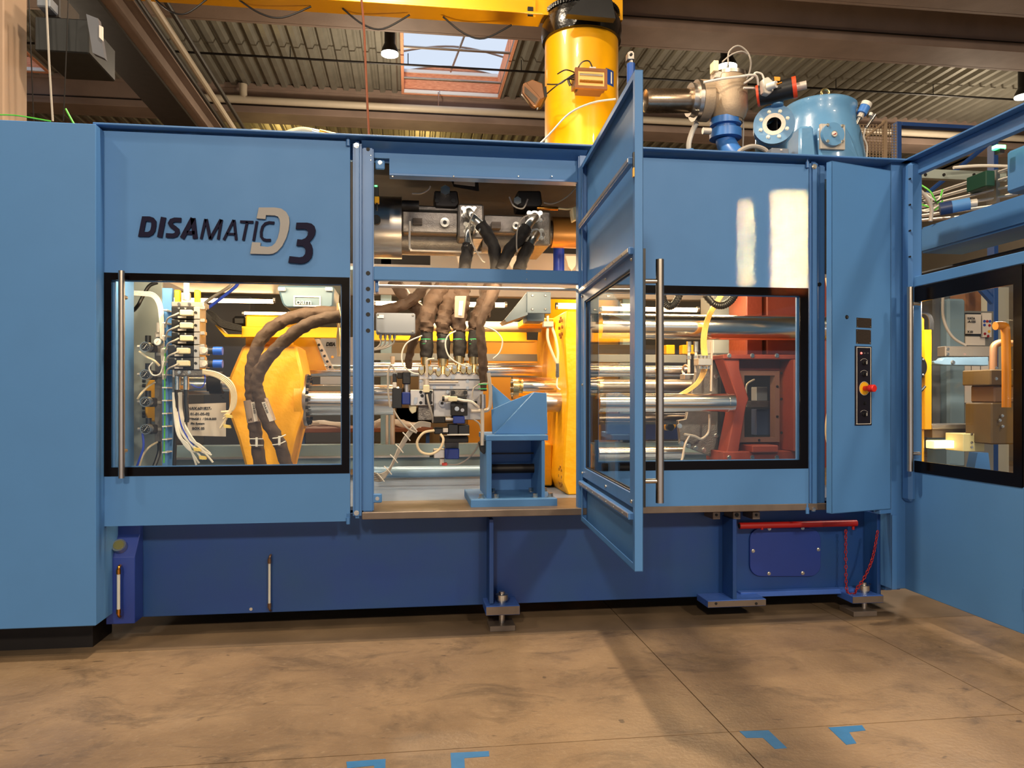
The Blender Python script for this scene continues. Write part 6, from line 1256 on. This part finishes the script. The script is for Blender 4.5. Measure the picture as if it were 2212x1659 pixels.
# seen through the wing window
wm = thing('yellow_wing_frame', 'yellow machine frame with a large black round cover inside the wing', 'machine', W(1990, 1000, 5.6))
B().pbox(1960, 683, 2000, 1010, 5.5, 6.2, .02).build('yellow_body', YS, wm); B().pbox(1998, 712, 2013, 928, 5.45, 6.2, .004).build('yellow_flange', YS, wm)
q = B().dy(1978, 793, 27, 5.42, 5.5, 36).build('black_cover', BK, wm)
for px, py in ((1994, 777), (1979, 794), (1994, 810)): pbolt(q, px, py, 5.42, 2.6, dome=True)
t = B()
for k in range(3): t.ptube([(1985, 676, 5.45), (2000+k*3, 678, 5.43), (2008+k*3, 690, 5.42), (2009+k*3, 712, 5.42)], 2.4, n=6)
t.build('black_hose_bundle', BK, label='bundle of black hoses bending over the yellow wing frame', cat='hose')
B().ptube([(1970, 850, 5.38), (1985, 848, 5.36), (1998, 835, 5.38)], 3, n=8).build('black_hose', BK, label='black hose below the round cover of the yellow wing frame', cat='hose')
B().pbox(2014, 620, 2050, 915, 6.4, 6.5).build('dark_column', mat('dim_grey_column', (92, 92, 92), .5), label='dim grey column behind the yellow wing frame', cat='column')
B().pbox(2048, 645, 2087, 1010, 6.3, 6.6, .02).build('blue_grey_column', mat('blue_grey_column', (112, 134, 146), .4), label='blue grey machine column in the middle of the wing window', cat='column')
r = thing('aluminium_crossbar', 'grey aluminium crossbar with two bolts inside the wing window', 'bar', W(2090, 768, 5.8)); B().pbox(2042, 748, 2140, 770, 5.8, 5.9, .004).build('bar', mat('aluminium_grey', (150, 140, 128), .4, .4), r)
for py in (754, 765): pbolt(r, 2047, py, 5.8, 3)
r = thing('blue_lever_arm', 'light blue lever arm under the aluminium crossbar', 'lever', W(2080, 790, 5.7)); B().prism([(2017, 780), (2035, 778), (2040, 772), (2136, 771), (2136, 790), (2040, 789), (2018, 786)], 5.7, 5.78, .006).build('arm', mat('lever_blue', (130, 164, 190), .4), r); pbolt(r, 2058, 783, 5.7, 4)
B().ptube([(2037, 640, 5.9), (2037, 680, 5.9), (2046, 710, 5.9), (2062, 732, 5.9), (2086, 746, 5.9)], 3, n=8).build('ribbed_hose', GREYC, label='grey ribbed hose curving down to the aluminium crossbar', cat='hose')
B().box(PX(2084, 7.53), PX(2146, 7.53), 7.53, 7.57, 0, PZ(2110, 672, 7.53)).build('display_partition', mat('partition_grey', (120, 118, 112), .6), label='grey upright partition carrying the white sheets inside the wing window', cat='partition')
r = thing('notice_board', 'white notice board with printed lines inside the wing window', 'notice', W(2105, 725, 7.5)); B().pbox(2086, 676, 2122, 724, 7.5, 7.52).build('black_board', BK, r); B().pbox(2088, 679, 2119, 721, 7.48, 7.5).build('sheet', PAPER, r)
for s_, y in (('YATA', 690), ('-A-555', 697), ('X 01', 719)): text(s_, W(2090, y, 7.47), 5*MPP(2100, 7.5), INKB, 'printed_line', r, bold=.001)
r = thing('dot_chart', 'white card with red, blue and yellow dots beside the notice board', 'chart', W(2131, 730, 7.5)); B().pbox(2122, 676, 2142, 728, 7.48, 7.5).build('card', PAPER, r)
for k, (c_, dx, dy_) in enumerate(((0, 0, 0), (1, 6, 0), (0, 12, 0), (0, 0, 8), (1, 11, 9), (2, 10, 22), (1, 1, 27), (1, 8, 32))): B().dy(2127+dx, 694+dy_, 3, 7.475, 7.48, 12).build('coloured_dot', [mat('dot_blue', (40, 70, 160), .5), REDP, YS][c_], r)
r = thing('drawing_sheets', 'large white technical drawing sheets behind the lever arm', 'notice', W(2110, 850, 7.5)); B().pbox(2084, 780, 2136, 870, 7.5, 7.51).build('sheet', PAPER, r)
for py in (801, 815, 829): B().pbox(2086, py, 2118, py+.8, 7.495, 7.5).build('ruled_line', INKB, r)
for px in (2098, 2118): B().pbox(px, 785, px+.8, 829, 7.495, 7.5).build('ruled_line', INKB, r)
B().pbox(2086, 727, 2128, 746, 7.52, 7.53).build('small_drawing_sheet', PAPER, label='small white sheet just above the aluminium crossbar', cat='notice')
r = thing('tan_pipe_stack', 'tan pipe elbow and bolted tan housings at the right of the wing window', 'machine', W(2160, 1000, 5.3)); TN = mat('tan_casting', (98, 78, 46), .45, var=.1)
B().ptube([(2146, 830, 5.3), (2146, 760, 5.3), (2150, 745, 5.3), (2165, 740, 5.3), (2185, 742, 5.3)], 7.5, n=16).build('pipe_elbow', mat('tan_pipe', (150, 110, 76), .4), r)
B().pbox(2140, 798, 2200, 832, 5.2, 5.5, .008).build('upper_housing', TN, r); B().pbox(2148, 832, 2200, 870, 5.25, 5.5, .01).build('middle_housing', mat('tan_dark', (120, 90, 62), .5), r); B().pbox(2142, 870, 2200, 960, 5.22, 5.5, .01).build('lower_housing', TN, r)
for px, py in ((2152, 795), (2168, 795), (2152, 818), (2168, 818), (2165, 898), (2160, 908), (2166, 921)): pbolt(r, px, py, 5.2, 2.8)
B().ptube([(2150, 704, 5.0), (2165, 704, 5.0), (2172, 715, 5.0), (2174, 800, 5.0), (2174, 880, 5.0)], 9, n=18).build('orange_cover', mat('orange_cover', (196, 120, 20), .4), label='orange rounded cover at the right edge of the wing window', cat='cover')
r = thing('work_shelf', 'steel shelf with a glowing lamp box low in the wing window', 'shelf', W(2070, 960, 5.6)); B().pbox(2014, 917, 2126, 926, 5.6, 5.9, .003).build('shelf_plate', ALU, r); B().pbox(2014, 926, 2126, 945, 5.65, 5.9).build('shelf_apron', mat('apron_grey', (110, 100, 92), .5), r)
B().pbox(2018, 952, 2074, 969, 5.5, 5.6, .004).build('glowing_lamp_box', emit('lamp_box_glow', (255, 205, 120), 2.6), r); B().pbox(2081, 937, 2127, 975, 5.4, 5.6, .003).build('cream_bracket', mat('cream_bracket', (226, 218, 160), .45), r)
for py in (938, 956, 966): pbolt(r, 2099, py, 5.4, 2.5)
B().prism([(2112, 978), (2135, 978), (2170, 1260), (2055, 1260)], 5.9, 6.0).build('sloped_stand', LBD, label='blue grey sloped stand below the cream bracket', cat='stand')
B().hx(2016, 2130, 673, 3, 7.3).build('upper_rail', ALU, label='thin rail behind the grey column in the wing window', cat='rail') if False else None

# ================================================================== HALL BACKGROUND BEHIND THE MACHINE
RB = mat('rack_blue', (40, 76, 140), .45)
rk = thing('blue_rack', 'tall blue steel rack frame behind the right wing', 'rack', W(2040, 500, 9.0))
for px in (1943, 2152): B().box(PX(px-5, 9), PX(px+5, 9), 9.0, 9.12, 0, PZ(px, 262, 9), .004).build('upright', RB, rk)
B().pbox(1948, 268, 2150, 276, 9.0, 9.1, .003).build('top_beam', RB, rk); B().tube([W(2000, 420, 9.05), W(2148, 300, 9.05)], .03, n=6, sub=1).build('diagonal_brace', RB, rk); B().tube([W(2098, 600, 9.05), W(2148, 655, 9.05)], .05, n=6, sub=1).build('lower_brace', RB, rk)
mfz = thing('mesh_fence', 'tan framed wire mesh fence behind the sensor head', 'fence', W(1895, 350, 8.5)); FT = mat('fence_tan', (150, 128, 104), .5)
B().box(PX(1911, 8.5), PX(1917, 8.5), 8.5, 8.56, 0, PZ(1914, 258, 8.5)).build('fence_post', FT, mfz); B().tube([W(1855, 310, 8.5), W(1912, 262, 8.5)], .015, n=6, sub=1).build('fence_rail', FT, mfz)
t = B()
for px in range(1858, 1938, 7): t.pbox(px, 268, px+1.1, 420, 8.52, 8.53)
for py in range(270, 350, 6): t.pbox(1855, py, 1938, py+1, 8.52, 8.53)
o = t.build('wire_mesh', FT, mfz); o['kind'] = 'stuff'
bn = thing('white_banner', 'white banner with a short black word behind the machine', 'banner', W(730, 840, 8.2)); B().pbox(692, 728, 770, 830, 8.2, 8.22).build('banner_cloth', mat('banner_white', (190, 190, 196), .6), bn)
text('DISA', W(704, 747, 8.19), 7.5*MPP(715, 8.2), INKB, 'banner_word', bn, shear=.25, bold=.004, sx=.85); B().dy(718, 771, 3, 8.19, 8.2, 14).build('gold_seal', BRASS, bn); B().pbox(704, 750, 728, 751.5, 8.19, 8.2).build('fine_print', GREYC, bn)
bn2 = thing('work_bench', 'wooden topped work bench with white rags behind the machine', 'bench', W(760, 990, 8.4)); B().pbox(640, 925, 935, 934, 8.4, 9.2, .004).build('bench_top', mat('bench_wood', (134, 74, 40), .55, var=.2), bn2)
for px in (650, 780, 920): B().pbox(px, 934, px+8, 1040, 8.5, 8.6).build('leg', RB, bn2)
B().ptube([(800, 920, 8.5), (830, 912, 8.45), (870, 916, 8.5), (910, 922, 8.5)], 8, n=12, wr=.25).build('white_rags', PAPER, label='crumpled white rags lying on the bench behind the open bay', cat='cloth')
B().ptube([(655, 918, 8.5), (690, 914, 8.45), (740, 919, 8.5)], 6, n=12, wr=.25).build('white_rags', PAPER, label='crumpled white rags lying on the bench left of the post', cat='cloth')
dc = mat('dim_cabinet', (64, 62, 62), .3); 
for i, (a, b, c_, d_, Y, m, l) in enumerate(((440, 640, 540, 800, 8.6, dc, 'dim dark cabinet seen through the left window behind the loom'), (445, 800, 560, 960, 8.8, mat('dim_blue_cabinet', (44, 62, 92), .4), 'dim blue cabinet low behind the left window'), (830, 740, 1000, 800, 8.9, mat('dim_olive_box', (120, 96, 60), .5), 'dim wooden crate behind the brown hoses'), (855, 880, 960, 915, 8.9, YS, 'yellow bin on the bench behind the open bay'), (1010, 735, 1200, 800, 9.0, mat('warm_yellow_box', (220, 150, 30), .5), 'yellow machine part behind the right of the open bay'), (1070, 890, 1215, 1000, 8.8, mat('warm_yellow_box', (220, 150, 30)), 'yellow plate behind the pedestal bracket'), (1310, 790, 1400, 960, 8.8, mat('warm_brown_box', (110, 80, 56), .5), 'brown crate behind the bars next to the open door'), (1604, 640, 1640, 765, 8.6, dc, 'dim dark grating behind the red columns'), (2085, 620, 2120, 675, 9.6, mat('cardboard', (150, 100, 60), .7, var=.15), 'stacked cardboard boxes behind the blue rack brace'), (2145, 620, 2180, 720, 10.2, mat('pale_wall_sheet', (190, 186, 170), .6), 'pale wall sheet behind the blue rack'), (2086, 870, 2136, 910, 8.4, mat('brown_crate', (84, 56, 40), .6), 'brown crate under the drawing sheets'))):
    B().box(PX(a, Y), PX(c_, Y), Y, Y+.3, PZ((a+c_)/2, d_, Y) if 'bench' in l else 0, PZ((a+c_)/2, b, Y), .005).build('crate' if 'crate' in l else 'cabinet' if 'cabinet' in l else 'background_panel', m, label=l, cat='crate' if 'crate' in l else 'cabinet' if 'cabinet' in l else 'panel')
# blue tape marks on the floor
TP = mat('blue_tape', (44, 112, 168), .55, var=.1, scale=20)
for i, (P_, l) in enumerate((([(1597, 1580), (1660, 1578), (1700, 1616), (1674, 1618), (1648, 1594), (1612, 1594)], 'blue tape corner on the floor, second from the right'), ([(1789, 1572), (1862, 1567), (1870, 1578), (1834, 1582), (1850, 1606), (1828, 1609)], 'rightmost blue tape corner on the floor'), ([(973, 1627), (1056, 1623), (1057, 1634), (1003, 1638), (1005, 1675), (976, 1675)], 'blue tape corner at the bottom edge, third from the right'), ([(748, 1646), (833, 1640), (832, 1675), (810, 1675), (808, 1654), (750, 1660)], 'leftmost blue tape corner at the bottom edge'))):
    B().poly([PF(a, b) for a, b in P_], Vector((0, 0, .0015))).build('floor_tape', TP, label=l, cat='tape', group='blue tape corner marks on the floor')
